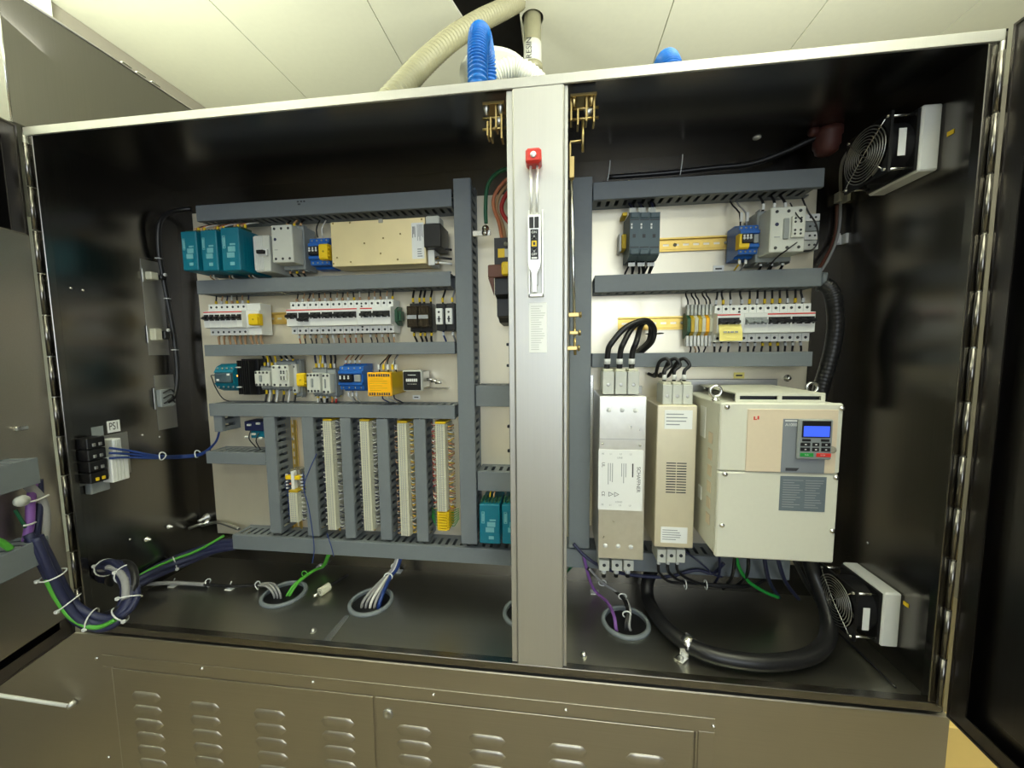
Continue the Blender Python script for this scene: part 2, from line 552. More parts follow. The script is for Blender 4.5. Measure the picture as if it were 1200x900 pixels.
# dark sealing bead across the right floor corner
MB().tube([at(978, 738, z=.002), at(1012, 769, z=.002), at(1050, 806, z=.002)], .0022, 6, 4).build('sealing_bead', 'black_rubber', cab)
# patches of bare plate stuck on the left wall
for (p0, p1) in (((164, 303), (198, 416)), ((180, 440), (208, 500))):
    a, b = at(*p0, x=0), at(*p1, x=0)
    MB().box(0, .0015, a[1], b[1], b[2], a[2]).build('wall_patch', 'dull_steel', cab)
# continuous hinges, knuckle by knuckle
for side in (0, 1):
    hx = .011 if side == 0 else W - .009
    n = 12
    L = (zt - .02 - .012) / n
    hg = MB().cyl((hx, -.006, .014), (hx, -.006, zt - .004), .0028, 8).build('hinge_pin', 'dull_steel', cab)
    base = None
    for k in range(n):
        z0 = .016 + k * L
        if base is None:
            base = MB().cyl((hx, -.006, z0), (hx, -.006, z0 + L - .003), .0044, 10).build('hinge_knuckle', 'steel_v', hg)
        else:
            o = base.copy()
            COL.objects.link(o)
            o.location = (0, 0, k * L)
    # leaf of the hinge
    lx = (hx, hx + .009) if side == 0 else (hx - .009, hx)
    MB().box(lx[0], lx[1], -.0012, -.0002, .016, zt - .004).build('hinge_leaf', 'steel_v', hg)


def door_frame(side, deg):
    th = math.radians(deg)
    h = np.array([.003 if side == 0 else W - .002, -.012])
    d = np.array([math.cos(th) * (1 if side == 0 else -1), -math.sin(th)])
    n = np.array([math.sin(th) * (1 if side == 0 else -1), math.cos(th)])

    def T(u, w, z):
        q = h + d * u + n * w
        return (q[0], q[1], z)

    def pix(px, py, w=0.0):
        v = ROT.T @ np.array([(px - 600) / F_PX, (py - 450) / F_PX, 1.0])
        p0 = h + n * w
        k = ((p0 - CAM[:2]) @ n) / (v[:2] @ n)
        q = CAM + v * k
        return ((q[:2] - h) @ d, q[2])
    return T, pix


TL, pixL = door_frame(0, 76)
TR, pixR = door_frame(1, 87)
DW = .945
for side, T in ((0, TL), (1, TR)):
    m = MB()
    m.box(0, DW, -.022, -.020, .0, H - .003, T=T)                       # outer skin
    for q in ((0, .004, -.02, 0, 0, H - .003), (DW - .004, DW, -.02, 0, 0, H - .003), (.004, DW - .004, -.02, 0, 0, .004), (.004, DW - .004, -.02, 0, H - .007, H - .003)):
        m.box(*q, T=T)
    dr = m.build('door', 'steel_door', cab)
    dr['label'] = 'left door swung open' if side == 0 else 'right door swung open'
    m = MB()
    for q in ((.004, .03, -.004, -.002, .004, H - .007), (DW - .03, DW - .004, -.004, -.002, .004, H - .007), (.03, DW - .03, -.004, -.002, .004, .03), (.03, DW - .03, -.004, -.002, H - .033, H - .007)):
        m.box(*q, T=T)
    m.build('door_flange', 'steel_door', dr)
    if side == 0:
        u0, z1 = pixL(36, 275, .004)
        MB().box(u0, DW - .06, -.016, .004, .05, z1, .004, T=T).build('door_stiffener', 'steel_base', dr)
        u, z = pixL(31, 501, .01)
        MB().box(u - .004, u + .02, .004, .012, z - .005, z + .005, .002, T=T).build('door_stud', 'bright_steel', dr)
        u, z = pixL(25, 268, .012)
    else:
        MB().box(.06, DW - .05, -.02, -.008, .06, H - .06, .003, T=T).build('door_liner', 'steel_door', dr)
# tall stainless housing that rises beyond the left end of the cabinet
hs_ = thing('steel_housing', 'brushed steel housing rising above the left end of the cabinet', 'housing', (-.35, .6, H))
MB().box(-.75, 0, -.017, 1.5, H + .002, 1.472, .002).build('shell', 'steel_housing', hs_)
MB().box(-.752, .002, -.019, 1.502, 1.4725, 1.477, .001).build('top_lip', 'steel_post', hs_)
MB().cyl((-.0005, -.0168, H + .003), (-.0005, -.0168, 1.471), .0025, 8).build('corner_bead', 'bright_steel', hs_)
for (px, py) in ((148, 74), (165, 86), (182, 97)):
    c = at(px, py, x=0)
    MB().box(-.012, .003, c[1] - .012, c[1] + .012, 1.4772, 1.4815, .001).build('lid_clip', 'bright_steel', hs_)

# ================================================================== MACHINE BASE
base = thing('machine_base', 'brushed steel machine base with louvred access doors below the cabinet', 'machine', (.66, .4, ZF))
BX0, BX1 = -.55, 1.92
ztrim = at(450, 802, y=0)[2]
MB().box(BX0, BX1, .002, .9, ZF, -.014, .002).build('body', 'steel_base', base)
MB().box(-.02, W + .015, .012, .33, -.0138, -.0032).build('plinth', 'black_plastic', base)
tx0, tx1 = at(119, 767, y=0)[0], at(838, 845, y=0)[0]
dz1 = -.098
dx = [at(132, 783, y=0)[0], at(437, 816, y=0)[0], at(440, 816, y=0)[0], at(813, 860, y=0)[0]]
fr = MB()
fr.box(tx0, tx1, 0, .002, dz1 + .0015, ztrim, .0006)
fr.box(tx0, dx[0] - .003, 0, .002, -.80, dz1 + .0015, .0006).box(dx[3] + .009, tx1, 0, .002, -.80, dz1 + .0015, .0006)
fr.build('door_surround', 'steel_base', base)
for (px, py) in ((114, 771), (237, 783), (367, 799), (508, 814), (663, 832), (836, 851), (128, 887)):
    c = at(px, py, y=0)
    MB().lathe((c[0], 0, c[2]), '-y', [(.0045, 0), (.004, .002), (.002, .0035), (0, .004)], 10).build('screw', 'bright_steel', base)
lou = {}


def louver(parent, cx, cz, w):
    """pressed-out louvre: a long hood, open underneath, with rounded ends"""
    key = round(w, 4)
    if key not in lou:
        vs, fs, n, mseg = [], [], 7, 8
        h, dep = .013, .0055
        for i in range(mseg + 1):
            u = -w / 2 + w * i / mseg
            e = max(0.0, 1 - (abs(u) / (w / 2)) ** 6) ** .5
            for k in range(n):
                a = math.pi * k / (n - 1) * .62
                vs.append((u, -dep * e * math.sin(a * 1.0) if k else 0, h * e * math.cos(a * 1.25) - .002))
        for i in range(mseg):
            for k in range(n - 1):
                q = i * n + k
                fs.append((q, q + 1, q + n + 1, q + n))
        me = bpy.data.meshes.new('louver')
        me.from_pydata(vs, [], fs)
        me.polygons.foreach_set('use_smooth', [True] * len(fs))
        me.materials.append(MATS['steel_base'])
        bm_fix(me)
        lou[key] = me
    o = bpy.data.objects.new('louver', lou[key])
    COL.objects.link(o)
    o.parent = parent
    b0 = root_loc(parent)
    o.location = (cx - b0[0], -.0005 - b0[1], cz - b0[2])


for k, (x0, x1, cols) in enumerate(((dx[0], dx[1], ((172, 815), (240, 827), (316, 836), (396, 845))), (dx[2], dx[3], ((485, 855), (571, 866), (665, 877), (757, 889))))):
    ad = MB().box(x0, x1, -.001, .002, -.78, dz1, .001).build('access_door', 'steel_base', base)
    for (px, py) in cols:
        c = at(px, py, y=0)
        for r in range(8):
            louver(ad, c[0], c[2] - r * .0365, .085)
    if k == 1:
        c = at(455, 836, y=0)
        MB().lathe((c[0], -.001, c[2]), '-y', [(.0125, 0), (.0125, .002), (.011, .004), (.004, .004), (.003, .003), (0, .003)], 20).build('lock', 'dull_steel', ad)
MB().box(dx[3] + .003, dx[3] + .006, -.001, .001, -.78, dz1, .0005).build('door_edge', 'steel_base', base)
MB().box(dx[0] - .0028, dx[0] - .0002, .0002, .0018, -.78, dz1 + .001).build('hinge_strip', 'dull_steel', base)
# door stay rod in front of the base at lower left
a, b = at(-20, 812, y=-.06), at(79, 827, y=-.01)
rod = thing('door_stay_rod', 'pale flat door stay rod across the lower left of the base', 'rod', a)
MB().tube([a, b], .0042, 8, 1).build('rod', 'white_plastic', rod)
MB().lathe((b[0] + .004, .0015, b[2] - .002), '-y', [(.009, 0), (.009, .004), (.006, .014), (0, .015)], 12).build('rod_socket', 'dull_steel', rod)
# yellow panel that stands right of the machine base
a = at(1122, 853, y=.12)
tag(MB().box(BX1 + .03, 2.9, .12, .16, ZF, a[2], .002).build('yellow_panel', 'yellow_paint', loc=(2.4, .14, ZF)), 'pale yellow panel standing right of the machine base, lower right', 'panel')

# ================================================================== WIRING TRUNKING
def trunking(label, tl, br, horiz=True, yf=YD, yb_=YP - .0005, ends=None, cover=True):
    x0, x1, z0, z1 = rect(tl[0], tl[1], br[0], br[1], yf)
    th = thing('wiring_trunking', label, 'trunking', ((x0 + x1) / 2, yb_, z0))
    m = MB()
    lip = yf + .012
    pit, fin, root = .0215, .0125, yb_ - .018
    if horiz:
        m.box(x0, x1, yb_ - .002, yb_, z0, z1)
        for zz in ((z0 + .0008, z0 + .0026), (z1 - .0026, z1 - .0008)):
            m.box(x0, x1, root, yb_ - .002, *zz)
            k = x0
            while k < x1 - .004:
                m.box(k, min(k + fin, x1), lip - .006, root, *zz)
                k += pit
            m.box(x0, x1, yf + .003, lip - .001, zz[0] + .0003, zz[1] - .0003)
    else:
        m.box(x0, x1, yb_ - .002, yb_, z0, z1)
        for xx in ((x0 + .0008, x0 + .0026), (x1 - .0026, x1 - .0008)):
            m.box(*xx, root, yb_ - .002, z0, z1)
            k = z0
            while k < z1 - .004:
                m.box(*xx, lip - .006, root, k, min(k + fin, z1))
                k += pit
            m.box(xx[0] + .0003, xx[1] - .0003, yf + .003, lip - .001, z0, z1)
    m.build('slotted_channel', 'duct_grey', th)
    c = MB()
    c.box(x0 - .0005, x1 + .0005, yf, yf + .003, z0 - .0006, z1 + .0006, .0012)
    if horiz:
        c.box(x0, x1, yf + .003, lip, z0 - .0006, z0 + .0006).box(x0, x1, yf + .003, lip, z1 - .0006, z1 + .0006)
    else:
        c.box(x0 - .0005, x0 + .0006, yf + .003, lip, z0, z1).box(x1 - .0006, x1 + .0005, yf + .003, lip, z0, z1)
    c.build('cover', 'duct_grey', th)
    return th, (x0, x1, z0, z1)


dt = {}
dt['L1'] = trunking('long grey wiring trunking topmost on the left plate, above the teal supplies', (229, 241), (529, 241.5))
dt['L2'] = trunking('long grey wiring trunking under the teal supplies and gold box', (230, 329), (528, 335))
dt['L3'] = trunking('long grey wiring trunking under the left row of breakers', (239, 404.5), (533, 414.5))
dt['L4'] = trunking('long grey wiring trunking just above the upright terminal strips', (244.5, 473), (533, 491))
dt['LB'] = trunking('long grey wiring trunking along the bottom of the left plate', (272, 627), (598.5, 663))
dt['LV'] = trunking('tall wide grey trunking left of the centre post', (531, 209.5), (559, 638), False, yf=YD - .006)
for k, (tl, br, lab) in enumerate((((308, 487.5), (329.6, 625), 'narrow upright grey trunking, first from the left above the bottom trunking'), ((353, 488.5), (374, 628.5), 'narrow upright grey trunking, second from the left, right of the short terminal strip'),
                                   ((398, 489.5), (416.5, 631), 'narrow upright grey trunking, third from the left'), ((440.7, 491), (459.3, 633), 'narrow upright grey trunking, fourth from the left'),
                                   ((484.3, 491.5), (502, 635), 'narrow upright grey trunking, fifth from the left, before the green-ended terminal strip'))):
    trunking(lab, tl, br, False, yf=YD + .002)
trunking('short grey trunking at the left edge, below the small dark relays', (241, 529.5), (311, 545))
trunking('very short upright grey trunking stub at the far left edge', (250, 487.5), (260.5, 506), False, yf=YD + .004)
trunking('short grey trunking beside the tall one, halfway down near the centre post', (557.5, 452), (603, 476.5))
trunking('short grey trunking directly above the two lower teal supplies', (559.5, 552.5), (606, 576.5))
dt['RV'] = trunking('tall wide grey trunking right of the centre post', (668.5, 208.5), (690.5, 643), False, yf=YD - .006)
dt['R1'] = trunking('long grey wiring trunking topmost on the right plate', (695.5, 214), (965.5, 218.5))
dt['R2'] = trunking('long grey wiring trunking above the right row of breakers', (697, 323), (962.5, 335))
dt['R3'] = trunking('long grey wiring trunking above the filters and the drive', (694, 414.5), (951.5, 429))
dt['RB'] = trunking('long grey wiring trunking low behind the filters and the drive', (664, 643.5), (925, 680))


def row(k):                        # z limits of a trunking
    return dt[k][1][2], dt[k][1][3]


# ================================================================== DIN RAILS
def rail(label, xa, xb, zc, mtl='rail_gold', vert=False):
    th = thing('din_rail', label, 'rail', ((xa + xb) / 2, YP, zc) if not vert else (xa, YP, zc))
    m = MB()
    y1 = YP - .0003
    lo, hi = (xa, xb) if not vert else (zc, xb)
    cc = zc if not vert else xa

    def bx(a, b, y0, y2, c0, c1):
        if vert:
            m.box(cc + c0, cc + c1, y0, y2, a, b)
        else:
            m.box(a, b, y0, y2, cc + c0, cc + c1)
    for s in (-1, 1):
        bx(lo, hi, y1 - .0075, y1 - .0063, *sorted((s * .0175, s * .0125)))
        bx(lo, hi, y1 - .0075, y1, *sorted((s * .0135, s * .0125)))
        bx(lo, hi, y1 - .0012, y1, *sorted((s * .0125, s * .0028)))
    k = lo
    while k < hi:
        bx(k, min(k + .010, hi), y1 - .0012, y1, -.0028, .0028)
        k += .025
    m.build('rail_profile', mtl, th)
    k = lo + .04
    while k < hi - .01:
        p = (k, y1 - .0012, cc) if not vert else (cc, y1 - .0012, k)
        MB().lathe(p, '-y', [(.0045, 0), (.004, .002), (0, .0028)], 10).build('rail_screw', 'dull_steel', th)
        k += .125
    return th


zr1 = at(819, 286, y=YP)[2]
rail('gold DIN rail between the dark grey modules and the blue relay', at(772, 286, y=YP)[0], at(930, 286, y=YP)[0], zr1)
zr2 = at(766, 379, y=YP)[2]
rail('gold DIN rail behind the looped black cables', at(724, 379, y=YP)[0], at(940, 379, y=YP)[0], zr2)
zl2 = at(320, 373.5, y=YP)[2]
rail('gold DIN rail behind the left breaker row', at(252, 373, y=YP)[0], at(472, 373, y=YP)[0], zl2)
zl1 = at(360, 292, y=YP)[2]
rail('gold DIN rail behind the left white contactor', at(300, 292, y=YP)[0], at(384, 292, y=YP)[0], zl1)
zl3 = at(400, 447, y=YP)[2]
rail('gold DIN rail behind the contactors of the third left row', at(262, 447, y=YP)[0], at(500, 447, y=YP)[0], zl3)
VS = [(345, 'above the short terminal strip'), (390, 'behind the first long terminal strip'), (431, 'behind the second long terminal strip'), (474, 'behind the third long terminal strip'), (518, 'behind the green-ended terminal strip')]
for px, w in VS:
    a, b = at(px + 3, 620, y=YP), at(px, 492, y=YP)
    rail('upright gold DIN rail ' + w, (a[0] + b[0]) / 2, b[2], a[2], vert=True)


# ================================================================== WIRE STUBS
def stubs(parent, xs, y, z0, z1, cols, y2=None, r=.0019, ferr=None, sway=.004):
    """short single wires leaving a row of terminals; each is a part, its marker sleeve a sub-part"""
    for i, x in enumerate(xs):
        c = cols[i % len(cols)]
        if not c:
            continue
        dx_ = random.uniform(-sway, sway)
        ye = y if y2 is None else y2
        w = MB().tube([(x, y, z0), (x + dx_ * .3, y - .002, z0 * .6 + z1 * .4), (x + dx_, (y + ye) / 2, z0 * .25 + z1 * .75), (x + dx_, ye, z1)], r, 6, 2).build('wire', c, parent)
        if ferr:
            f = ferr[i % len(ferr)]
            if f:
                zz = z0 + (z1 - z0) * .12
                MB().box(x - .0028, x + .0028, y - .005, y - .0005, zz, zz + (z1 - z0) * .3, .0005).build('wire_marker', f, w)


# ================================================================== CIRCUIT BREAKERS
PITCH = .0175


def breaker(label, x0, zc, n, toggle='black_plastic', off=False, stripe=True, group=None, tied=True, y_nose=.236, wires=None):
    w = n * PITCH - .0004
    x1 = x0 + w
    th = thing('circuit_breaker', label, 'breaker', ((x0 + x1) / 2, YP, zc - .045), group)
    ysh, yb_ = y_nose + .018, YP - .008
    prof = [(yb_, -.045), (ysh, -.045), (ysh, -.026), (y_nose, -.0235), (y_nose, .0235), (ysh, .026), (ysh, .045), (yb_, .045)]
    MB().prism([(a, zc + b) for a, b in prof], x0, x1, 0).build('housing', 'white_plastic', th)
    m = MB()
    for k in range(n):
        cx = x0 + PITCH * (k + .5)
        for s in (-.036, .036):
            m.lathe((cx, ysh - .0001, zc + s), '-y', [(.0034, 0), (.0034, .0006), (0, .0007)], 10)
    m.build('terminal_screws', 'ink', th)
    if n > 1:
        g = MB()
        for k in range(1, n):
            xx = x0 + PITCH * k
            g.box(xx - .0003, xx + .0003, ysh - .0004, ysh, zc + .0262, zc + .0448).box(xx - .0003, xx + .0003, ysh - .0004, ysh, zc - .0448, zc - .0262)
        g.build('pole_gap', 'ink_pale', th)
    if stripe:
        MB().box(x0, x1, y_nose - .0004, y_nose + .001, zc + .0185, zc + .0215).build('red_stripe', 'red_plastic', th)
    dz = -.004 if off else .006
    MB().box(x0 + .0018, x1 - .0018, y_nose - .001, y_nose + .001, zc - .004, zc + .013).build('toggle_well', toggle, th)
    tg = MB()
    for k in range(n):
        a = x0 + PITCH * k
        tg.prism([(y_nose - .0005, zc + dz + .004), (y_nose - .012, zc + dz - .002), (y_nose - .012, zc + dz - .006), (y_nose - .0005, zc + dz - .008)], a + .003, a + PITCH - .0034, 0)
    if n > 1:
        tg.box(x0 + .003, x1 - .003, y_nose - .011, y_nose - .007, zc + dz - .004, zc + dz + .0005)
    tg.build('toggle', toggle, th)
    if n > 1 and not off:
        wm = MB()
        for k in range(n):
            cx = x0 + PITCH * (k + .5)
            wm.box(cx - .0022, cx + .0022, y_nose - .0016, y_nose - .0004, zc - .0045, zc + .001)
        wm.build('toggle_mark', 'white_plastic', th)
    return th, [x0 + PITCH * (k + .5) for k in range(n)], ysh


BW = ['black_rubber', 'tan_wire', 'navy_wire', 'white_wire']
FER = ['yellow_plastic', 'white_plastic', 'yellow_plastic', 'tan_wire']
# seven single-pole breakers at the left of the second row
xb = at(245.4, 373, y=.254)[0]
zb = at(262, 374.5, y=.25)[2]
for k in range(7):
    th, xs, ysh = breaker(ORD[k] + ' single white breaker from the left in the seven beside the yellow clamp', xb + k * PITCH, zb, 1, group='single white breakers at the left end')
    stubs(th, xs, ysh + .02, zb + .045, row('L2')[0] - .001, [BW[k % 4]], YP - .03, ferr=[FER[k % 4]])
    stubs(th, xs, ysh + .02, zb - .045, row('L3')[1] + .001, ['tan_wire'], YP - .03, r=.0028, ferr=['tan_wire'])
xsp = xb + 7 * PITCH
sp = thing('breaker_module', 'blank white rail module behind the yellow clamp', 'module', (xsp + .02, YP, zb - .045))
MB().prism([(YP - .008, zb - .045), (.256, zb - .045), (.256, zb - .026), (.25, zb - .0235), (.25, zb + .0235), (.256, zb + .026), (.256, zb + .045), (YP - .008, zb + .045)], xsp, xsp + .042, 0).build('housing', 'white_plastic', sp)
stubs(sp, [xsp + .012, xsp + .028], .27, zb - .045, row('L3')[1] + .001, ['tan_wire'], YP - .03, r=.0028, ferr=['tan_wire'])


def end_clamp(label, px, py, px2, py2, yf):
    x0, x1, z0, z1 = rect(px, py, px2, py2, yf)
    th = thing('end_clamp', label, 'clamp', ((x0 + x1) / 2, YP, z0))
    h = z1 - z0
    ye = min(yf + .02, YP - .012)
    MB().prism([(ye, z0), (yf + .004, z0), (yf, z0 + .1 * h), (yf, z1 - .1 * h), (yf + .004, z1), (ye, z1)], x0, x1, 0).build('body', 'yellow_plastic', th)
    MB().box(x0 + .15 * (x1 - x0), x0 + .6 * (x1 - x0), ye + .0002, YP - .008, z0 + .25 * h, z1 - .25 * h, .0005).build('stem', 'yellow_plastic', th)
    m = MB()
    for k in range(3):
        zz = z0 + h * (.25 + .25 * k)
        m.box(x1 - .0005, x1 + .003, yf + .004, yf + .010, zz - .002, zz + .002)
    m.build('ridges', 'yellow_plastic', th)
    MB().lathe(((x0 + x1) / 2, yf + .0001, (z0 + z1) / 2), '-y', [(.003, 0), (.003, .0006), (0, .0008)], 10).build('screw', 'amber_side', th)
    return th


end_clamp('yellow end clamp right of the seven single breakers', 290.5, 367.5, 302, 381, .236)
# second bank: eight breakers
xb = at(341, 371, y=.254)[0]
zb = at(397, 371.5, y=.25)[2]
bank = [(2, 0, 'two-pole white breaker at the left end of the long breaker row'), (2, 1, 'two-pole white breaker switched off, its toggle down'), (2, 0, 'two-pole white breaker just right of the switched-off one'),
        (2, 0, 'two-pole white breaker between a two-pole and the four-pole breaker'), (4, 0, 'four-pole white breaker, widest in the long breaker row'), (2, 0, 'two-pole white breaker between the narrow module and the three-pole breaker'), (3, 0, 'three-pole white breaker at the right end of the long left row')]
x = xb
for k, (n, off, lab) in enumerate(bank):
    if k == 5:
        na = thing('auxiliary_module', 'narrow white auxiliary module inside the long left breaker row', 'module', (x + .0045, YP, zb - .045))
        MB().prism([(YP - .008, zb - .045), (.254, zb - .045), (.254, zb - .026), (.237, zb - .0235), (.237, zb + .0235), (.254, zb + .026), (.254, zb + .045), (YP - .008, zb + .045)], x + .0003, x + .0087, 0).build('housing', 'white_plastic', na)
        m = MB()
        for s in (-.036, -.028, .028, .036):
            m.lathe((x + .0045, .2539, zb + s), '-y', [(.0028, 0), (.0028, .0006), (0, .0007)], 8)
        m.build('terminal_screws', 'ink', na)
        x += .009
    th, xs, ysh = breaker(lab, x, zb, n, off=bool(off), stripe=(k < 6))
    stubs(th, xs, ysh + .02, zb + .045, row('L2')[0] - .001, ['black_rubber', 'tan_wire', 'black_rubber', 'white_wire'], YP - .03, ferr=['tan_wire', 'white_plastic', 'yellow_plastic'])
    stubs(th, xs, ysh + .02, zb - .045, row('L3')[1] + .001, [('copper_wire', 'black_rubber', 'tan_wire', 'white_wire')[(k) % 4], 'black_rubber'], YP - .03, ferr=['white_plastic', 'tan_wire'])
    x += n * PITCH
x0, x1, z0, z1 = rect(457.5, 359, 466, 381, .262)
gt = thing('ground_terminal', 'dark green earth terminal right of the long breaker row', 'terminal', (x0, YP, z0))
MB().prism([(YP - .008, z0), (.28, z0), (.262, z0 + .01), (.262, z1 - .01), (.28, z1), (YP - .008, z1)], x0, x1, 0).build('body', 'darkgreen_plastic', gt)
MB().box(x1, x1 + .008, .268, .29, z0 + .012, z1 - .012, .001).build('foot', 'darkgreen_plastic', gt)
# right row: four three-pole breakers
xb = at(837, 378, y=.254)[0]
zb = at(892, 378.5, y=.25)[2]
x = xb
for k, (tgm, lab) in enumerate((('black_plastic', 'three-pole white breaker carrying the yellow note'), ('midgrey_plastic', 'three-pole white breaker with grey toggles, right of the yellow note'),
                                ('black_plastic', 'three-pole white breaker, third from the left on the right plate'), ('black_plastic', 'three-pole white breaker at the right end beside the black hose'))):
    if k == 1:
        na = thing('auxiliary_module', 'narrow white auxiliary module beside the yellow note', 'module', (x + .0045, YP, zb - .045))
        MB().prism([(YP - .008, zb - .045), (.254, zb - .045), (.254, zb - .026), (.237, zb - .0235), (.237, zb + .0235), (.254, zb + .026), (.254, zb + .045), (YP - .008, zb + .045)], x + .0003, x + .0087, 0).build('housing', 'white_plastic', na)
        m = MB()
        for s in (-.036, -.028, .028, .036):
            m.lathe((x + .0045, .2539, zb + s), '-y', [(.0028, 0), (.0028, .0006), (0, .0007)], 8)
        m.build('terminal_screws', 'ink', na)
        x += .009
    th, xs, ysh = breaker(lab, x, zb, 3, toggle=tgm, stripe=(k != 1))
    stubs(th, xs, ysh + .02, zb + .045, row('R2')[0] - .001, ['black_rubber'], YP - .03, r=.0024, ferr=['white_plastic', 'yellow_plastic'] if k != 2 else ['yellow_plastic'])
    stubs(th, xs, ysh + .02, zb - .045, row('R3')[1] + .001, ['black_rubber'], YP - .03, r=.0024, ferr=['white_plastic'] if k != 2 else ['yellow_plastic'])
    if k == 0:
        nt_ = thing('sticky_note', 'pale yellow handwritten note stuck over the first right breaker', 'note', (x + .025, .21, zb - .04))
        m = MB()
        n_ = 6
        vs = []
        for i in range(n_ + 1):
            u = i / n_
            for (xx, s) in ((x + .002, 0), (x + .052, 1)):
                vs.append((xx + .001 * s, .2345 - .002 - .010 * u - .004 * math.sin(u * 3) * s, zb - .003 - .040 * u))
        m.add(vs, [(2 * i, 2 * i + 1, 2 * i + 3, 2 * i + 2) for i in range(n_)])
        m.build('paper', 'note_yellow', nt_)
        m = MB()
        for j, (u0, u1) in enumerate(((.15, .3), (.34, .42), (.46, .62), (.66, .8))):
            m.box(x + .002 + .05 * u0, x + .002 + .05 * u1, .2215, .2225, zb - .024, zb - .020)
        m.build('handwriting', 'ink_pale', nt_)
    x += 3 * PITCH
XBR_END = x

# ================================================================== RAIL DEVICES
def screws(parent, pts, r=.003, mtl='ink', name='terminal_screws'):
    m = MB()
    for p in pts:
        m.lathe(p, '-y', [(r, 0), (r, .0007), (0, .0009)], 10)
    return m.build(name, mtl, parent)


def print_lines(parent, x0, x1, z0, z1, y, n, mtl='ink_pale', vert=False, name='print', fill=.45):
    """rows of fine print on a flat label"""
    m = MB()
    rnd = random.Random(int((x0 + z0) * 1e5))
    for k in range(n):
        if vert:
            a = x0 + (x1 - x0) * (k + .5 - fill / 2) / n
            b = a + (x1 - x0) / n * fill
            m.box(a, b, y - .0004, y, z1 - (z1 - z0) * rnd.uniform(.6, 1), z1)
        else:
            a = z1 - (z1 - z0) * (k + .5 - fill / 2) / n
            b = a - (z1 - z0) / n * fill
            m.box(x0, x0 + (x1 - x0) * rnd.uniform(.55, 1), y - .0004, y, b, a)
    return m.build(name, mtl, parent)


def psu(label, tl, br, yf, depth_back=YP - .008):
    """teal DIN power supply: rounded front, terminal row, vent grooves, white print"""
    x0, x1, z0, z1 = rect(*tl, *br, yf)
    th = thing('power_supply', label, 'power supply', ((x0 + x1) / 2, YP, z0))
    MB().box(x0, x1, yf, depth_back, z0, z1, .002).build('housing', 'teal_plastic', th)
    w, h = x1 - x0, z1 - z0
    m = MB()
    n = max(3, int(w / .008))
    for k in range(n):
        a = x0 + w * (k + .2) / n
        m.box(a, a + w / n * .55, yf + .012, yf + .05, z1 - .001, z1 + .006, .001)
    m.build('terminal_block', 'darkgreen_plastic', th)
    m = MB()
    m.box(x0 + .3 * w, x0 + .72 * w, yf - .0006, yf + .001, z0 + .30 * h, z0 + .42 * h)
    m.box(x0 + .38 * w, x0 + .78 * w, yf - .0006, yf + .001, z0 + .44 * h, z0 + .56 * h)
    m.box(x0 + .5 * w, x0 + .8 * w, yf - .0006, yf + .001, z0 + .59 * h, z0 + .63 * h)
    m.box(x0 + .45 * w, x0 + .7 * w, yf - .0006, yf + .001, z0 + .12 * h, z0 + .2 * h)
    m.build('print', 'teal_print', th)
    a, b, c, d = x0 + .1 * w, x0 + .26 * w, z0 + .52 * h, z0 + .82 * h
    m = MB()
    for q in ((a, b, c, c + .002), (a, b, d - .002, d), (a, a + .002, c, d), (b - .002, b, c, d)):
        m.box(q[0], q[1], yf - .0006, yf + .001, q[2], q[3])
    m.box(a + .3 * (b - a), a + .7 * (b - a), yf - .0006, yf + .001, c + .15 * (d - c), d - .15 * (d - c))
    m.build('brand_mark', 'teal_print', th)
    g = MB()
    for k in range(8):
        yy = yf + .015 + k * .009
        g.box(x1 - .0002, x1 + .0006, yy, yy + .003, z0 + .015, z1 - .015)
    g.build('vent_rib', 'teal_plastic', th)
    xs = [x0 + w * q for q in (.2, .4, .6, .8)]
    return th, xs, z0, z1


for k, (tl, br, lab) in enumerate((((211, 271.5), (232.6, 316.5), 'teal power supply at the far left of the top row'), ((234, 270), (256, 317), 'teal power supply in the middle of the three on the top row'),
                                   ((257.5, 267), (282, 316.5), 'teal power supply beside the white motor breaker'))):
    th, xs, z0, z1 = psu(lab, tl, br, .185)
    stubs(th, xs, .225, z1 + .004, row('L1')[0] - .001, ['tan_wire', 'black_rubber', 'copper_wire', 'white_wire'], .27, ferr=['tan_wire', 'yellow_plastic'])
    stubs(th, xs[1:3], .25, z0 + .002, row('L2')[1] + .001, ['tan_wire', 'white_wire'], .28)
for k, (tl, br, lab) in enumerate((((561.5, 591), (586, 638), 'teal power supply low beside the tall trunking'), ((588, 591.5), (612, 638.5), 'teal power supply low and half hidden by the centre post'))):
    th, xs, z0, z1 = psu(lab, tl, br, .20)
    stubs(th, xs[1:3], .24, z1 + .004, z1 + .03, ['yellow_plastic', 'tan_wire'], .28)
    stubs(th, xs[1:3], .24, z0 + .002, z0 - .012, ['black_rubber'], .26)


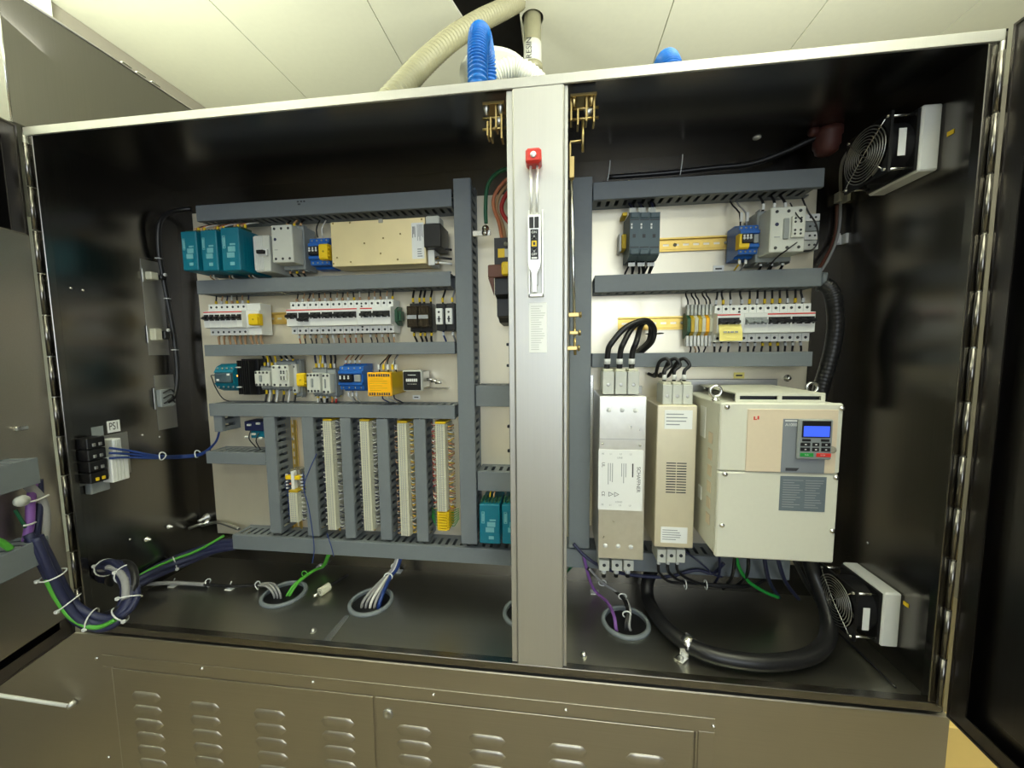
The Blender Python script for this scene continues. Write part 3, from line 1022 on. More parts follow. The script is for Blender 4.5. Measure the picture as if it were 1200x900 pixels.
def contactor(label, tl, br, yf, side='midgrey_plastic', n=3, top=None, bot=None, ferr=('yellow_plastic', 'white_plastic'), name='contactor', logo=True, carrier=True, aux=True):
    x0, x1, z0, z1 = rect(*tl, *br, yf)
    w, h = x1 - x0, z1 - z0
    th = thing(name, label, 'contactor', ((x0 + x1) / 2, YP, z0))
    yb_ = YP - .008
    ym = yf + (yb_ - yf) * .45
    MB().box(x0, x1, yf, ym, z0, z1, .002).build('front_housing', 'lightgrey_plastic', th)
    MB().box(x0 - .004, x1 + .002, ym + .0003, yb_, z0 - .010, z1 + .010, .002).build('base', side, th)
    xs = [x0 + w * (k + .5) / n for k in range(n)]
    screws(th, [(xx, yf - .0001, zz) for xx in xs for zz in (z0 + .1 * h, z1 - .1 * h)], .0034)
    g = MB()
    for k in range(n + 1):
        xx = x0 + w * k / n
        g.box(max(x0, xx - .001), min(x1, xx + .001), ym + .0006, ym + .02, z1 + .0102, z1 + .014).box(max(x0, xx - .001), min(x1, xx + .001), ym + .0006, ym + .02, z0 - .014, z0 - .0102)
    g.build('terminal_partition', side, th)
    if carrier:
        MB().box(x0 + .36 * w, x0 + .52 * w, yf - .004, yf + .002, z0 + .28 * h, z0 + .74 * h, .0015).build('contact_carrier', 'midgrey_plastic', th)
    if logo:
        MB().lathe((x0 + .18 * w, yf - .0002, z0 + .62 * h), '-y', [(.004, 0), (.004, .0005), (.0025, .0006), (0, .0006)], 12).build('maker_mark', 'navy_plastic', th)
        MB().box(x0 + .12 * w, x0 + .28 * w, yf - .0006, yf, z0 + .33 * h, z0 + .35 * h).build('print', 'ink_pale', th)
    if aux:
        MB().box(x0 + .58 * w, x0 + .95 * w, yf - .006, yf + .002, z0 + .3 * h, z0 + .78 * h, .0015).build('auxiliary_block', 'lightgrey_plastic', th)
        screws(th, [(x0 + q * w, yf - .0061, z0 + r * h) for q in (.66, .82) for r in (.38, .46, .64, .72)], .0024, name='auxiliary_screws')
    if top:
        stubs(th, xs, ym + .012, z1 + .010, top[0], top[1], .27, r=.003, ferr=ferr)
    if bot:
        stubs(th, xs, ym + .012, z0 - .010, bot[0], bot[1], .27, r=.003, ferr=ferr)
    return th, (x0, x1, z0, z1)


# top left: ribbed motor breaker, white contactor, blue relay, clamp
x0, x1, z0, z1 = rect(297, 276, 317.5, 318, .215)
mb = thing('motor_breaker', 'white ribbed motor breaker with black toggle, right of the teal supplies', 'breaker', ((x0 + x1) / 2, YP, z0))
MB().box(x0, x1, .215, YP - .008, z0, z1, .002).build('housing', 'lightgrey_plastic', mb)
g = MB()
for k in range(7):
    xx = x0 + (x1 - x0) * (.02 + .085 * k)
    g.box(xx, xx + .0018, .212, .2149, z0 + .004, z1 - .004)
g.build('rib', 'white_plastic', mb)
MB().box(x0 + .35 * (x1 - x0), x1 - .003, .208, .2148, z0 + .42 * (z1 - z0), z0 + .60 * (z1 - z0), .001).build('toggle_well', 'white_plastic', mb)
MB().box(x0 + .4 * (x1 - x0), x1 - .006, .198, .2078, z0 + .46 * (z1 - z0), z0 + .56 * (z1 - z0), .0015).build('toggle', 'black_plastic', mb)
contactor('large white contactor left of the blue relay, top left row', (317, 264), (344, 307), .20, top=(row('L1')[0] - .001, ['black_rubber', 'tan_wire']), bot=(row('L2')[1] + .001, ['black_rubber']), ferr=('tan_wire', 'yellow_plastic'), carrier=False, aux=False)


def blue_relay(label, tl, br, yf, face='black_plastic'):
    x0, x1, z0, z1 = rect(*tl, *br, yf)
    h, w = z1 - z0, x1 - x0
    th = thing('relay', label, 'relay', ((x0 + x1) / 2, YP, z0))
    prof = [(YP - .008, 0), (yf + .035, 0), (yf + .03, .06), (yf + .012, .08), (yf + .010, .22), (yf + .002, .26), (yf + .002, .34), (yf + .008, .36), (yf + .008, .64), (yf + .002, .66), (yf + .002, .74), (yf + .010, .78), (yf + .012, .92), (yf + .03, .94), (yf + .035, 1), (YP - .008, 1)]
    MB().prism([(a, z0 + b * h) for a, b in prof], x0, x1, 0).build('socket', 'blue_plastic', th)
    fr_ = MB().box(x0 + .06 * w, x0 + .62 * w, yf - .004, yf + .0079, z0 + .365 * h, z0 + .635 * h, .0015).build('relay_face', face, th)
    m = MB()
    for k in range(3):
        cx = x0 + w * (.14 + .17 * k)
        m.lathe((cx, yf - .0041, z0 + .5 * h), '-y', [(.003, 0), (.003, .001), (0, .0012)], 8)
        m.box(cx - .002, cx + .002, yf - .0048, yf - .0041, z0 + .54 * h, z0 + .6 * h)
    m.build('dial', 'white_plastic', fr_)
    MB().box(x0 + .68 * w, x0 + .94 * w, yf, yf + .0079, z0 + .37 * h, z0 + .62 * h, .001).build('plug', 'midgrey_plastic', th)
    m = MB()
    for k in range(4):
        for q in (.15, .85):
            m.lathe((x0 + w * (k + .5) / 4, yf + .0108, z0 + q * h), '-y', [(.0026, 0), (.0026, .001), (0, .0012)], 8)
    m.build('terminal_screws', 'dull_steel', th)
    return th, (x0, x1, z0, z1)


th, b = blue_relay('blue relay socket between the white contactor and the gold box', (359.5, 275.5), (384, 312), .235)
stubs(th, [b[0] + .015, b[0] + .03], .26, b[3], row('L1')[0] - .001, ['black_rubber', 'white_wire'], .28)
end_clamp('yellow end clamp against the top left blue relay', 373, 285.5, 384, 303.5, .228)

# gold boxed power unit
x0, x1, z0, z1 = rect(387, 260.5, 499.5, 308.5, .232)
gb = thing('power_unit', 'flat gold-passivated box power unit on the top left row', 'power unit', ((x0 + x1) / 2, YP, z0))
MB().box(x0, x1, .232, .288, z0, z1, .001).build('case', 'gold_box', gb)
MB().box(x0 + .02, x0 + .05, .289, YP - .0005, z0 + .01, z1 - .01).box(x1 - .05, x1 - .02, .289, YP - .0005, z0 + .01, z1 - .01).build('bracket', 'dull_steel', gb)
m = MB()
for (px, py) in ((390, 262), (410, 261), (427, 285), (449, 279), (469, 274), (446, 297), (395, 302), (411, 307), (466, 304), (391, 309), (494, 257)):
    c = at(px, py, y=.232)
    m.lathe((c[0], .2319, c[2]), '-y', [(.0026, 0), (.0022, .0012), (0, .0018)], 8)
m.build('screw', 'gold_zinc', gb)
c = at(446, 258.5, y=.232)
MB().box(c[0] - .006, c[0] + .006, .2305, .242, c[2] - .006, c[2] + .005, .001).build('latch', 'dull_steel', gb)
lx0, lx1, lz0, lz1 = rect(482, 261.5, 497.5, 303, .232)
lb = MB().box(lx0, lx1, .2313, .2319, lz0, lz1).build('rating_label', 'label_white', gb)
lw, lh = lx1 - lx0, lz1 - lz0
print_lines(lb, lx0 + .45 * lw, lx1 - .05 * lw, lz0 + .04 * lh, lz0 + .30 * lh, .2312, 4)
print_lines(lb, lx0 + .45 * lw, lx1 - .05 * lw, lz0 + .42 * lh, lz0 + .95 * lh, .2312, 6, vert=True)
print_lines(lb, lx0 + .05 * lw, lx0 + .32 * lw, lz0 + .55 * lh, lz0 + .9 * lh, .2312, 3, 'ink', vert=True)
x2, x3, z2, z3 = rect(500.5, 262, 517, 289, .215)
tb = MB().box(x1 + .001, x3, .215, .285, z2, z3, .002).build('connector', 'black_plastic', gb)
MB().box(x1 + .004, x3 - .006, .222, .262, z3 + .0002, z3 + .022, .003).build('plug_cover', 'lightgrey_plastic', tb)
for k, (py, c_) in enumerate(((291, 'black_rubber'), (302, 'black_rubber'), (308, 'white_wire'))):
    c = at(503, py, y=.24)
    w = MB().tube([(x1 + .001, .25, c[2]), (x1 + .025, .245, c[2] + .001), (x1 + .062, .26, c[2] - .001)], .003, 8, 3).build('lead', c_, gb)
    MB().cyl((x1 + .012, .2478, c[2]), (x1 + .03, .2465, c[2] + .001), .0042, 8).build('lug', 'gold_zinc', w)
MB().box(x1 + .002, x1 + .02, .24, .285, at(500, 311, y=.24)[2], at(500, 293, y=.24)[2], .001).build('terminal_strip', 'white_plastic', gb)

# second row right: smoked relays and black/white relays
x0, x1, z0, z1 = rect(476, 357, 503.5, 385, .238)
for k in range(2):
    a = x0 + (x1 - x0) * k / 2
    b = a + (x1 - x0) / 2 - .0008
    th = thing('plug_relay', ('left' if k == 0 else 'right') + ' one of two smoky clear relays on the breaker row', 'relay', ((a + b) / 2, YP, z0))
    MB().box(a, b, .262, YP - .008, z0 - .006, z1 + .006, .001).build('socket', 'black_plastic', th)
    MB().box(a + .001, b - .001, .236, .2618, z0 + .004, z1 - .004, .0015).build('cover', 'smoke_plastic', th)
    m = MB()
    for q in (.2, .5, .8):
        xx = a + (b - a) * q
        m.box(xx - .0022, xx + .0022, .242, .2615, z0 + .008, z1 - .008, .0005)
    m.build('contacts', 'dull_steel', th)
    MB().box(a + .002, b - .002, .2352, .2358, (z0 + z1) / 2 - .006, (z0 + z1) / 2 + .004).build('print', 'ink_pale', th)
    stubs(th, [a + .006, b - .006], .275, z1 + .006, row('L2')[0] - .001, ['black_rubber'], .285, r=.003, ferr=['yellow_plastic'])
    stubs(th, [a + .006, b - .006], .275, z0 - .006, row('L3')[1] + .001, ['black_rubber'], .285, r=.003, ferr=['yellow_plastic'])
x0, x1, z0, z1 = rect(505, 357, 533, 385, .238)
for k in range(2):
    a = x0 + .01 + (x1 - x0 - .01) * k / 2
    b = a + (x1 - x0 - .01) / 2 - .0008
    th = thing('plug_relay', ('black relay with white face beside the smoky relays', 'black relay with white face next to the tall trunking')[k], 'relay', ((a + b) / 2, YP, z0))
    MB().box(a, b, .25, YP - .008, z0 - .004, z1 + .004, .0015).build('socket', 'black_plastic', th)
    f = MB().box(a + .002, b - .006, .238, .2498, z0 + .012, z1 - .010, .001).build('face', 'white_plastic', th)
    m = MB()
    xx = (a + b) / 2 - .002
    m.lathe((xx, .2379, z1 - .02), '-y', [(.003, 0), (.003, .0006), (0, .0008)], 10)
    m.box(xx - .004, xx + .004, .2373, .238, z0 + .025, z0 + .028).box(xx - .002, xx + .002, .2373, .238, z0 + .018, z0 + .034)
    m.build('print', 'ink', f)
    stubs(th, [(a + b) / 2], .27, z1 + .004, row('L2')[0] - .001, [('black_rubber', 'grey_wire')[k]], .285, r=.0026, ferr=['yellow_plastic'])
    stubs(th, [(a + b) / 2], .27, z0 - .004, row('L3')[1] + .001, [('blue_wire', 'grey_wire')[k]], .285, r=.0026, ferr=['white_plastic'])

# third row
x0, x1, z0, z1 = rect(247, 428.5, 271.5, 457.5, .215)
h, w = z1 - z0, x1 - x0
th = thing('monitor_relay', 'dark teal rounded monitor relay at the left end of the third row', 'relay', ((x0 + x1) / 2, YP, z0))
MB().prism([(YP - .008, z0 - .004), (.25, z0 - .004), (.232, z0 + .06 * h), (.222, z0 + .28 * h), (.226, z0 + .30 * h), (.226, z0 + .70 * h), (.222, z0 + .72 * h), (.232, z0 + .94 * h), (.25, z1 + .004), (YP - .008, z1 + .004)], x0, x1, 0).build('socket', 'teal_plastic', th)
MB().box(x0 + .12 * w, x1 - .02 * w, .215, .2258, z0 + .31 * h, z0 + .69 * h, .002).build('face', 'darkgrey_plastic', th)
m = MB()
for q in (.15, .4, .65, .9):
    for r in (.12, .88):
        m.lathe((x0 + q * w, .2275, z0 + r * h), '-y', [(.003, 0), (.003, .002), (0, .0022)], 8)
m.build('terminal_screws', 'dull_steel', th)
MB().box(x0 + .25 * w, x0 + .38 * w, .2145, .215, z0 + .38 * h, z0 + .46 * h).box(x0 + .8 * w, x0 + .95 * w, .2145, .215, z0 + .6 * h, z0 + .68 * h).build('mark', 'white_plastic', th)
a = (x0 + .002, .24, z0 + .55 * h)
MB().tube([a, (x0 - .02, .235, a[2] + .003), (x0 - .045, .26, a[2] - .008), (x0 - .055, .28, a[2] - .04), (x0 - .04, .29, a[2] - .075), (x0 + .005, .295, a[2] - .085)], .0016, 6, 5).build('lead', 'black_rubber', th)
x0, x1, z0, z1 = rect(273, 421, 296, 464, .235)
th = thing('solid_state_relay', 'black finned relay with orange light, left of the grey contactors', 'relay', ((x0 + x1) / 2, YP, z0))
MB().box(x0, x1, .262, YP - .0005, z0, z1, .001).build('base', 'black_plastic', th)
m = MB()
for k in range(6):
    xx = x0 + .008 + (x1 - x0 - .012) * k / 6
    m.box(xx, xx + .003, .238, .2618, z0 + .004, z1 - .004)
m.build('fin', 'black_plastic', th)
for q in (.24, .78):
    zz = z0 + q * (z1 - z0)
    MB().box(x0 - .002, x0 + .02, .233, .24, zz - .0018, zz + .0018, .0005).build('retaining_clip', 'lightgrey_plastic', th)
MB().lathe((x0 + .006, .2375, z0 + .55 * (z1 - z0)), '-y', [(.0035, 0), (.003, .002), (0, .003)], 10).build('indicator', 'led_orange', th)
# grey contactor groups
L3, L4 = row('L3')[0], row('L4')[1]
contactor('pale mini contactor beside the black finned relay', (297.5, 435), (316, 452.5), .238, n=4, top=(L3 - .001, ['black_rubber', 'yellow_plastic']), bot=(L4 + .001, ['black_rubber', 'white_wire']), logo=False, aux=False)
contactor('grey contactor with white terminals left of a yellow clamp', (317, 428), (339, 453.5), .24, n=3, top=(L3 - .001, ['black_rubber']), bot=(L4 + .001, ['black_rubber', 'white_wire']), logo=False, carrier=False)
contactor('plain grey relay body behind a yellow clamp, third row', (340.5, 426.5), (349, 461), .262, n=1, logo=False, carrier=False, aux=False)
end_clamp('yellow end clamp between two grey contactors of the third row', 347, 437.5, 356.5, 453, .24)
contactor('grey contactor left of the second blue relay', (358.5, 437.5), (375, 460.5), .228, n=4, top=(L3 - .001, ['navy_wire', 'yellow_plastic', 'white_wire']), bot=(L4 + .001, ['white_wire', 'black_rubber']), carrier=True, logo=False, aux=False)
contactor('narrow grey overload unit attached right of a grey contactor', (376.5, 438), (387, 461.5), .236, n=2, top=(L3 - .001, ['black_rubber']), bot=(L4 + .001, ['copper_wire', 'red_wire']), logo=False, aux=False)
th, b = blue_relay('blue relay socket with three dials, left of the amber safety relay', (395, 427), (424.5, 459.5), .232)
stubs(th, [b[0] + .01 + .014 * k for k in range(4)], .262, b[3], L3 - .001, ['copper_wire', 'tan_wire', 'black_rubber', 'tan_wire'], .285, ferr=['white_plastic'])
stubs(th, [b[0] + .014 + .012 * k for k in range(3)], .262, b[2], L4 + .001, ['white_wire', 'grey_wire'], .285, ferr=['white_plastic'])
# amber safety relay
x0, x1, z0, z1 = rect(430, 436.5, 458.5, 464.5, .195)
th = thing('safety_relay', 'amber yellow safety relay left of the black hour counter', 'relay', ((x0 + x1) / 2, YP, z0))
MB().box(x0 + .001, x1 - .001, .2051, YP - .008, z0 + .001, z1 - .001, .001).build('housing', 'amber_side', th)
f = MB().box(x0, x1, .195, .205, z0, z1, .0015).build('front', 'amber_plastic', th)
h, w = z1 - z0, x1 - x0
m = MB()
for q in (.1, .2, .3, .42, .52, .62, .72, .82, .92):
    for r in (.1, .88):
        m.box(x0 + q * w - .0022, x0 + q * w + .0022, .1944, .1952, z0 + r * h - .0035, z0 + r * h + .0035)
m.build('terminal_slots', 'ink', f)
print_lines(f, x0 + .1 * w, x0 + .9 * w, z0 + .2 * h, z0 + .78 * h, .1949, 6, 'amber_side', fill=.2)
stubs(th, [x0 + w * q for q in (.2, .4, .6, .8, .95)], .24, z1, L3 - .001, ['black_rubber', 'tan_wire', 'black_rubber', 'white_wire', 'black_rubber'], .28, ferr=['white_plastic', 'yellow_plastic'], sway=.012)
stubs(th, [x0 + w * q for q in (.3, .5, .8)], .24, z0, L4 + .001, ['blue_wire', 'white_wire', 'navy_wire'], .28, sway=.01)
# hour counter
x0, x1, z0, z1 = rect(471, 434, 494.5, 458.5, .215)
th = thing('hour_counter', 'square black digit counter in a grey bezel, third row', 'counter', ((x0 + x1) / 2, YP, z0))
h, w = z1 - z0, x1 - x0
MB().box(x0, x1, .217, .232, z0, z1, .003).build('bezel', 'lightgrey_plastic', th)
MB().box(x0 + .006, x1 - .004, .2321, .29, z0 + .006, z1 - .004, .002).build('body', 'dull_steel', th)
f = MB().box(x0 + .003, x1 - .003, .2145, .2169, z0 + .003, z1 - .003, .001).build('face', 'black_plastic', th)
m = MB()
for k in range(6):
    a = x0 + w * (.2 + .1 * k)
    m.box(a, a + .0042, .2138, .2146, z0 + .46 * h, z0 + .60 * h)
m.box(x0 + .3 * w, x0 + .7 * w, .2138, .2146, z0 + .76 * h, z0 + .79 * h)
for k in range(5):
    a = x0 + w * (.28 + .1 * k)
    m.box(a, a + .0022, .2138, .2146, z0 + .33 * h, z0 + .36 * h)
m.build('digits', 'white_plastic', f)
MB().box(x0 + .004, x1 + .05, .292, YP - .0005, z0 - .002, z0 + .003).build('bracket', 'bright_steel', th)
for k in range(3):
    a = x1 + .01 + .012 * k
    MB().cyl((a - .012, .262, z0 + .5 * h - .004 * k), (a + .006, .262, z0 + .5 * h - .004 * k), .0045, 8).build('terminal_post', 'bright_steel', th)
# small dark relays above the short left trunking
x0, x1, z0, z1 = rect(284, 494, 309, 517, .25)
th = thing('interface_relay', 'small navy and teal relay block left of the first upright trunking', 'relay', ((x0 + x1) / 2, YP, z0))
h, w = z1 - z0, x1 - x0
MB().box(x0, x1, .255, YP - .002, z0 + .5 * h, z1, .002).build('upper_socket', 'navy_plastic', th)
MB().box(x0 + .2 * w, x1, .262, YP - .002, z0 + .1 * h, z0 + .48 * h, .002).build('lower_socket', 'teal_plastic', th)
for q, r in ((.3, .82), (.75, .9), (.15, .2), (.5, .35), (.85, .15)):
    MB().box(x0 + q * w - .006, x0 + q * w + .006, .249, .2549, z0 + r * h - .003, z0 + r * h + .003, .001).build('plug', 'lightgrey_plastic', th)
MB().tube([(x0 + .3 * w, .256, z0 + .5 * h), (x0 + .28 * w, .25, z0 + .1 * h), (x0 + .45 * w, .262, z0 - .4 * h)], .0016, 6, 4).build('lead', 'black_rubber', th)
MB().tube([(x0 + .7 * w, .256, z0 + .4 * h), (x0 + .62 * w, .25, z0), (x0 + .65 * w, .262, z0 - .5 * h)], .0016, 6, 4).build('lead', 'black_rubber', th)
# paper tags on the plate
for (px, py, lab) in ((488, 465.5, 'small white paper tag under the hour counter'), (396, 463, 'small tan paper tag under the second blue relay'), (350, 462.5, 'small tan paper tag left of a grey contactor'), (842, 315, 'small white paper tag on the plate below the right blue relay'), (866, 440, 'small yellow paper tag above the drive')):
    c = at(px, py, y=YP - .001)
    w, h = (.011, .006) if px < 800 else (.013, .008)
    th = tag(MB().box(c[0] - w, c[0] + w, YP - .0016, YP - .0005, c[2] - h, c[2] + h).build('paper_tag', 'note_yellow' if px in (866, 396, 350) else 'label_white', loc=(c[0], YP, c[2])), lab, 'tag')
    MB().box(c[0] - w * .6, c[0] + w * .6, YP - .0020, YP - .0016, c[2] - h * .25, c[2] + h * .25).build('print', 'ink', th)

for (px, py, lab) in ((265, 323, 'white paper tag under the second teal supply'), (288, 322.5, 'white paper tag under the third teal supply'), (308, 322, 'white paper tag under the ribbed motor breaker')):
    c = at(px, py, y=YP - .001)
    th = tag(MB().box(c[0] - .011, c[0] + .011, YP - .0016, YP - .0005, c[2] - .006, c[2] + .006).build('paper_tag', 'label_white', loc=(c[0], YP, c[2])), lab, 'tag')
    MB().box(c[0] - .007, c[0] + .007, YP - .0020, YP - .0016, c[2] - .0015, c[2] + .0015).build('print', 'ink', th)
# ================================================================== TERMINAL STRIPS
def strip(label, top, bot, width, yf=.238, n=60, wl='tan_wire', wr='tan_wire', tail=None, mats=('ivory_plastic',)):
    a, b = at(*top, y=yf), at(*bot, y=yf)
    z1, z0 = a[2], b[2]
    cx = (a[0] + b[0]) / 2
    th = thing('terminal_strip', label, 'terminals', (cx, YP, z0))
    w = width / 2
    pit = (z1 - z0) / n
    m, g, s = MB(), MB(), MB()
    for k in range(n):
        zz = z0 + k * pit
        m.prism([(cx - w * 1.25, YP - .009), (cx - w * 1.25, yf + .022), (cx - w, yf + .004), (cx - w, yf), (cx + w, yf), (cx + w, yf + .004), (cx + w * 1.25, yf + .022), (cx + w * 1.25, YP - .009)], 0, 1, 2)
        for i in range(len(m.v) - 16, len(m.v)):
            v = m.v[i]
            m.v[i] = (v[0], v[1], zz + v[2] * pit * .86)
        for q in (-.62, -.2, .3):
            g.box(cx + q * w, cx + (q + .22) * w, yf - .0004, yf + .001, zz + pit * .15, zz + pit * .7)
    o = m.build('terminal_row', mats[0], th)
    o['kind'] = 'stuff'
    g.build('marker_row', 'ink_pale', o)
    e = MB().box(cx - w * 1.1, cx + w * 1.1, yf + .002, YP - .009, z1 + .0003, z1 + .006, .001)
    e.build('end_stop', 'yellow_plastic' if tail else 'amber_side', th)
    rnd = random.Random(int(top[0]))
    for sd, c_ in ((-1, wl), (1, wr)):
        for j, cc in enumerate(c_):
            mw_ = MB()
            for k in range(j, n, len(c_)):
                if rnd.random() < .18:
                    continue
                zz = z0 + (k + .45) * pit
                x_ = cx + sd * w * 1.22
                mw_.tube([(x_, yf + .018, zz), (x_ + sd * .007, yf + .008, zz + rnd.uniform(-.002, .005)), (x_ + sd * .016, yf + .024, zz + rnd.uniform(-.010, .010))], .0012, 5, 2)
            q = mw_.build('wire_fan', cc, th)
            q['kind'] = 'stuff'
    if tail:
        c0, c1 = tail
        m = MB()
        nn = 7
        for k in range(nn):
            zz = z0 - .002 - (k + 1) * c0
            m.box(cx - w * 1.3, cx + w * 1.3, yf + .006, YP - .009, zz, zz + c0 * .8, .001)
            m.box(cx - w * .9, cx + w * .9, yf, yf + .0059, zz + c0 * .1, zz + c0 * .7, .0005)
        m.build('earth_terminals', 'yellow_plastic', th)
        gw = MB()
        for k in range(nn):
            zz = z0 - .002 - (k + .6) * c0
            for sd in (-1, 1):
                x_ = cx + sd * w * 1.2
                gw.tube([(x_, yf + .03, zz), (x_ + sd * .012, yf + .022, zz + .003), (x_ + sd * .024, yf + .03, zz + .004 + .003 * k)], .0010, 5, 2)
        q = gw.build('wire_fan', 'green_plastic', th)
        q['kind'] = 'stuff'
    return th


strip('first long ivory terminal strip, between the second and third upright trunking', (382, 493.5), (390.5, 621), .026, n=62, wl=('navy_wire', 'navy_wire', 'white_wire'), wr=('navy_wire', 'white_wire', 'grey_wire'))
strip('second long ivory terminal strip, between the third and fourth upright trunking', (425, 494), (433.5, 622), .026, n=62, wl=('navy_wire', 'grey_wire'), wr=('navy_wire', 'white_wire'))
strip('third long ivory terminal strip, with many tan wires', (469.3, 496), (476.5, 628), .026, n=62, wl=('tan_wire', 'navy_wire', 'grey_wire'), wr=('tan_wire', 'yellow_plastic', 'white_wire'))
strip('ivory terminal strip with yellow earth terminals at its foot', (514.5, 497), (519, 599.5), .027, n=48, wl=('tan_wire', 'red_wire', 'white_wire'), wr=('tan_wire', 'copper_wire', 'yellow_plastic', 'white_wire'), tail=(.0078, 1))
strip('short ivory terminal strip, lowest at the left', (342.5, 577.5), (345.5, 612), .026, n=15, wl=('blue_wire',), wr=('navy_wire', 'white_wire'))
# small relay cluster above the short strip
x0, x1, z0, z1 = rect(331, 552, 353, 576, .25)
th = thing('fuse_block', 'small white and yellow fuse block above the short terminal strip', 'fuse block', ((x0 + x1) / 2, YP, z0))
h, w = z1 - z0, x1 - x0
MB().box(x0 + .2 * w, x1 - .2 * w, .265, YP - .009, z0, z1, .001).build('base', 'clear_plastic', th)
MB().box(x0 + .45 * w, x0 + .62 * w, .25, .2648, z0 + .02 * h, z1 - .02 * h, .001).build('white_module', 'white_plastic', th)
MB().box(x0 + .1 * w, x1 - .1 * w, .252, .2648, z0 + .56 * h, z0 + .76 * h, .001).build('yellow_bridge', 'yellow_plastic', th) if False else MB().box(x0 + .1 * w, x0 + .44 * w, .252, .2648, z0 + .56 * h, z0 + .76 * h, .001).build('yellow_bridge', 'yellow_plastic', th)
MB().box(x0 + .63 * w, x1 - .1 * w, .252, .2648, z0 + .56 * h, z0 + .76 * h, .001).build('yellow_bridge', 'yellow_plastic', th)
MB().box(x0 + .25 * w, x0 + .44 * w, .256, .2648, z0 + .3 * h, z0 + .36 * h).build('copper_bridge', 'copper_wire', th)
for k in range(5):
    for sd in (-1, 1):
        xx = x0 + w * (.18 if sd < 0 else .82)
        zz = z0 + h * (.1 + .17 * k)
        wv = MB().tube([(xx, .275, zz), (xx + sd * .012, .262, zz - .002), (xx + sd * .02, .275, zz - .012)], .0018, 6, 3).build('wire', 'blue_wire', th)
        MB().box(xx + sd * .006 - .003, xx + sd * .006 + .003, .2585, .2625, zz - .003, zz + .001).build('wire_marker', 'white_plastic', wv)
# long loose blue wires that hang in front of the upright trunking
for k, (pts, lab) in enumerate((([(371, 532, .23), (362, 552, .226), (356, 572, .222), (362, 596, .222), (368, 640, .222), (366, 660, .222)], 'long thin navy wire looping down over the second upright trunking'),
                                ([(383, 625, .226), (388, 640, .221), (391, 652, .218)], 'short thin navy wire hanging over the bottom trunking'))):
    P = [at(p[0], p[1], y=p[2]) for p in pts]
    tag(MB().tube(P, .0013, 6, 5).build('loose_wire', 'blue_wire', loc=tuple(P[0])), lab, 'wire')

# ================================================================== RIGHT PLATE DEVICES
for k, (tl, br) in enumerate((((738.6, 248.5), (748.8, 300)), ((749.8, 248.5), (760.6, 300)), ((761.6, 248.5), (772.6, 300)))):
    yf = .205
    x0, x1, z0, z1 = rect(*tl, *br, yf)
    h, w = z1 - z0, x1 - x0
    th = thing('soft_starter', 'slim dark grey rail module, ' + ('left of three', 'middle of three', 'right of three')[k] + ' at the top right', 'module', ((x0 + x1) / 2, YP, z0))
    MB().prism([(YP - .008, z0), (yf + .03, z0 - .004), (yf + .006, z0 + .02 * h), (yf, z0 + .08 * h), (yf, z1 - .01 * h), (yf + .012, z1), (YP - .008, z1 + .006)], x0, x1, 0).build('housing', 'darkgrey_plastic', th)
    for q0, q1 in ((.86, .985), (.035, .16)):
        MB().box(x0 + .06 * w, x1 - .06 * w, yf - .003, yf + .004, z0 + q0 * h, z0 + q1 * h, .0015).build('terminal_cover', 'darkgrey_plastic', th)
    m = MB()
    m.box(x0 + .05 * w, x1 - .05 * w, yf - .0006, yf + .0005, z0 + .815 * h, z0 + .835 * h).box(x0 + .05 * w, x1 - .05 * w, yf - .0006, yf + .0005, z0 + .195 * h, z0 + .215 * h)
    m.box(x0 + .3 * w, x0 + .6 * w, yf - .0006, yf + .0005, z0 + .42 * h, z0 + .5 * h)
    m.build('seam', 'ink', th)
    for q in (.72, .65):
        MB().box(x0 + .1 * w, x0 + .25 * w, yf - .0008, yf + .0005, z0 + q * h - .0025, z0 + q * h + .0025).build('indicator', 'white_plastic', th)
    stubs(th, [x0 + w * q for q in (.25, .5, .75)], yf + .035, z1 + .004, row('R1')[0] - .001, ['black_rubber', 'navy_wire', 'black_rubber'], .27, r=.0026, ferr=['lightgrey_plastic'], sway=.007)
    stubs(th, [x0 + w * q for q in (.25, .5, .75)], yf + .035, z0 - .004, row('R2')[1] + .001, ['black_rubber'], .27, r=.0026, ferr=['white_plastic'], sway=.009)
x0, x1, z0, z1 = rect(729, 251, 734, 299, .262)
th = thing('marker_carrier', 'thin yellow and white marker holder left of the dark modules', 'marker', (x0, YP, z0))
MB().box(x0, x1, .255, YP - .008, z0 + .095, z0 + .103, .001).build('yellow_clip', 'yellow_plastic', th)
MB().box(x0, x1 + .004, .255, YP - .008, z0 + .015, z0 + .05, .001).build('yellow_body', 'yellow_plastic', th)
MB().box(x0 - .006, x0 - .0005, .262, YP - .008, z0 + .01, z0 + .055, .001).build('white_body', 'white_plastic', th)
th, b = blue_relay('blue relay socket beside the big contactor on the right plate', (869, 259.5), (890, 299), .222)
stubs(th, [b[0] + .012, b[0] + .026], .255, b[3], row('R1')[0] - .001, ['black_rubber', 'grey_wire'], .29, ferr=['white_plastic'], sway=.012)
stubs(th, [b[0] + .012, b[0] + .026], .255, b[2], row('R2')[1] + .001, ['yellow_plastic', 'grey_wire'], .29, ferr=['white_plastic'])
end_clamp('yellow end clamp where the right gold rail meets the blue relay', 867, 273.5, 878, 291, .222)
th, b = contactor('big white contactor on the right plate with grey slider', (904, 243), (942.5, 294.5), .185, top=(row('R1')[0] - .001, ['black_rubber']), bot=(row('R2')[1] + .001, ['black_rubber']), ferr=('white_plastic',))
x0, x1, z0, z1 = rect(941, 251, 959, 292, .262)
th = thing('auxiliary_contact', 'small white contact block right of the big contactor', 'contact block', ((x0 + x1) / 2, YP, z0))
h, w = z1 - z0, x1 - x0
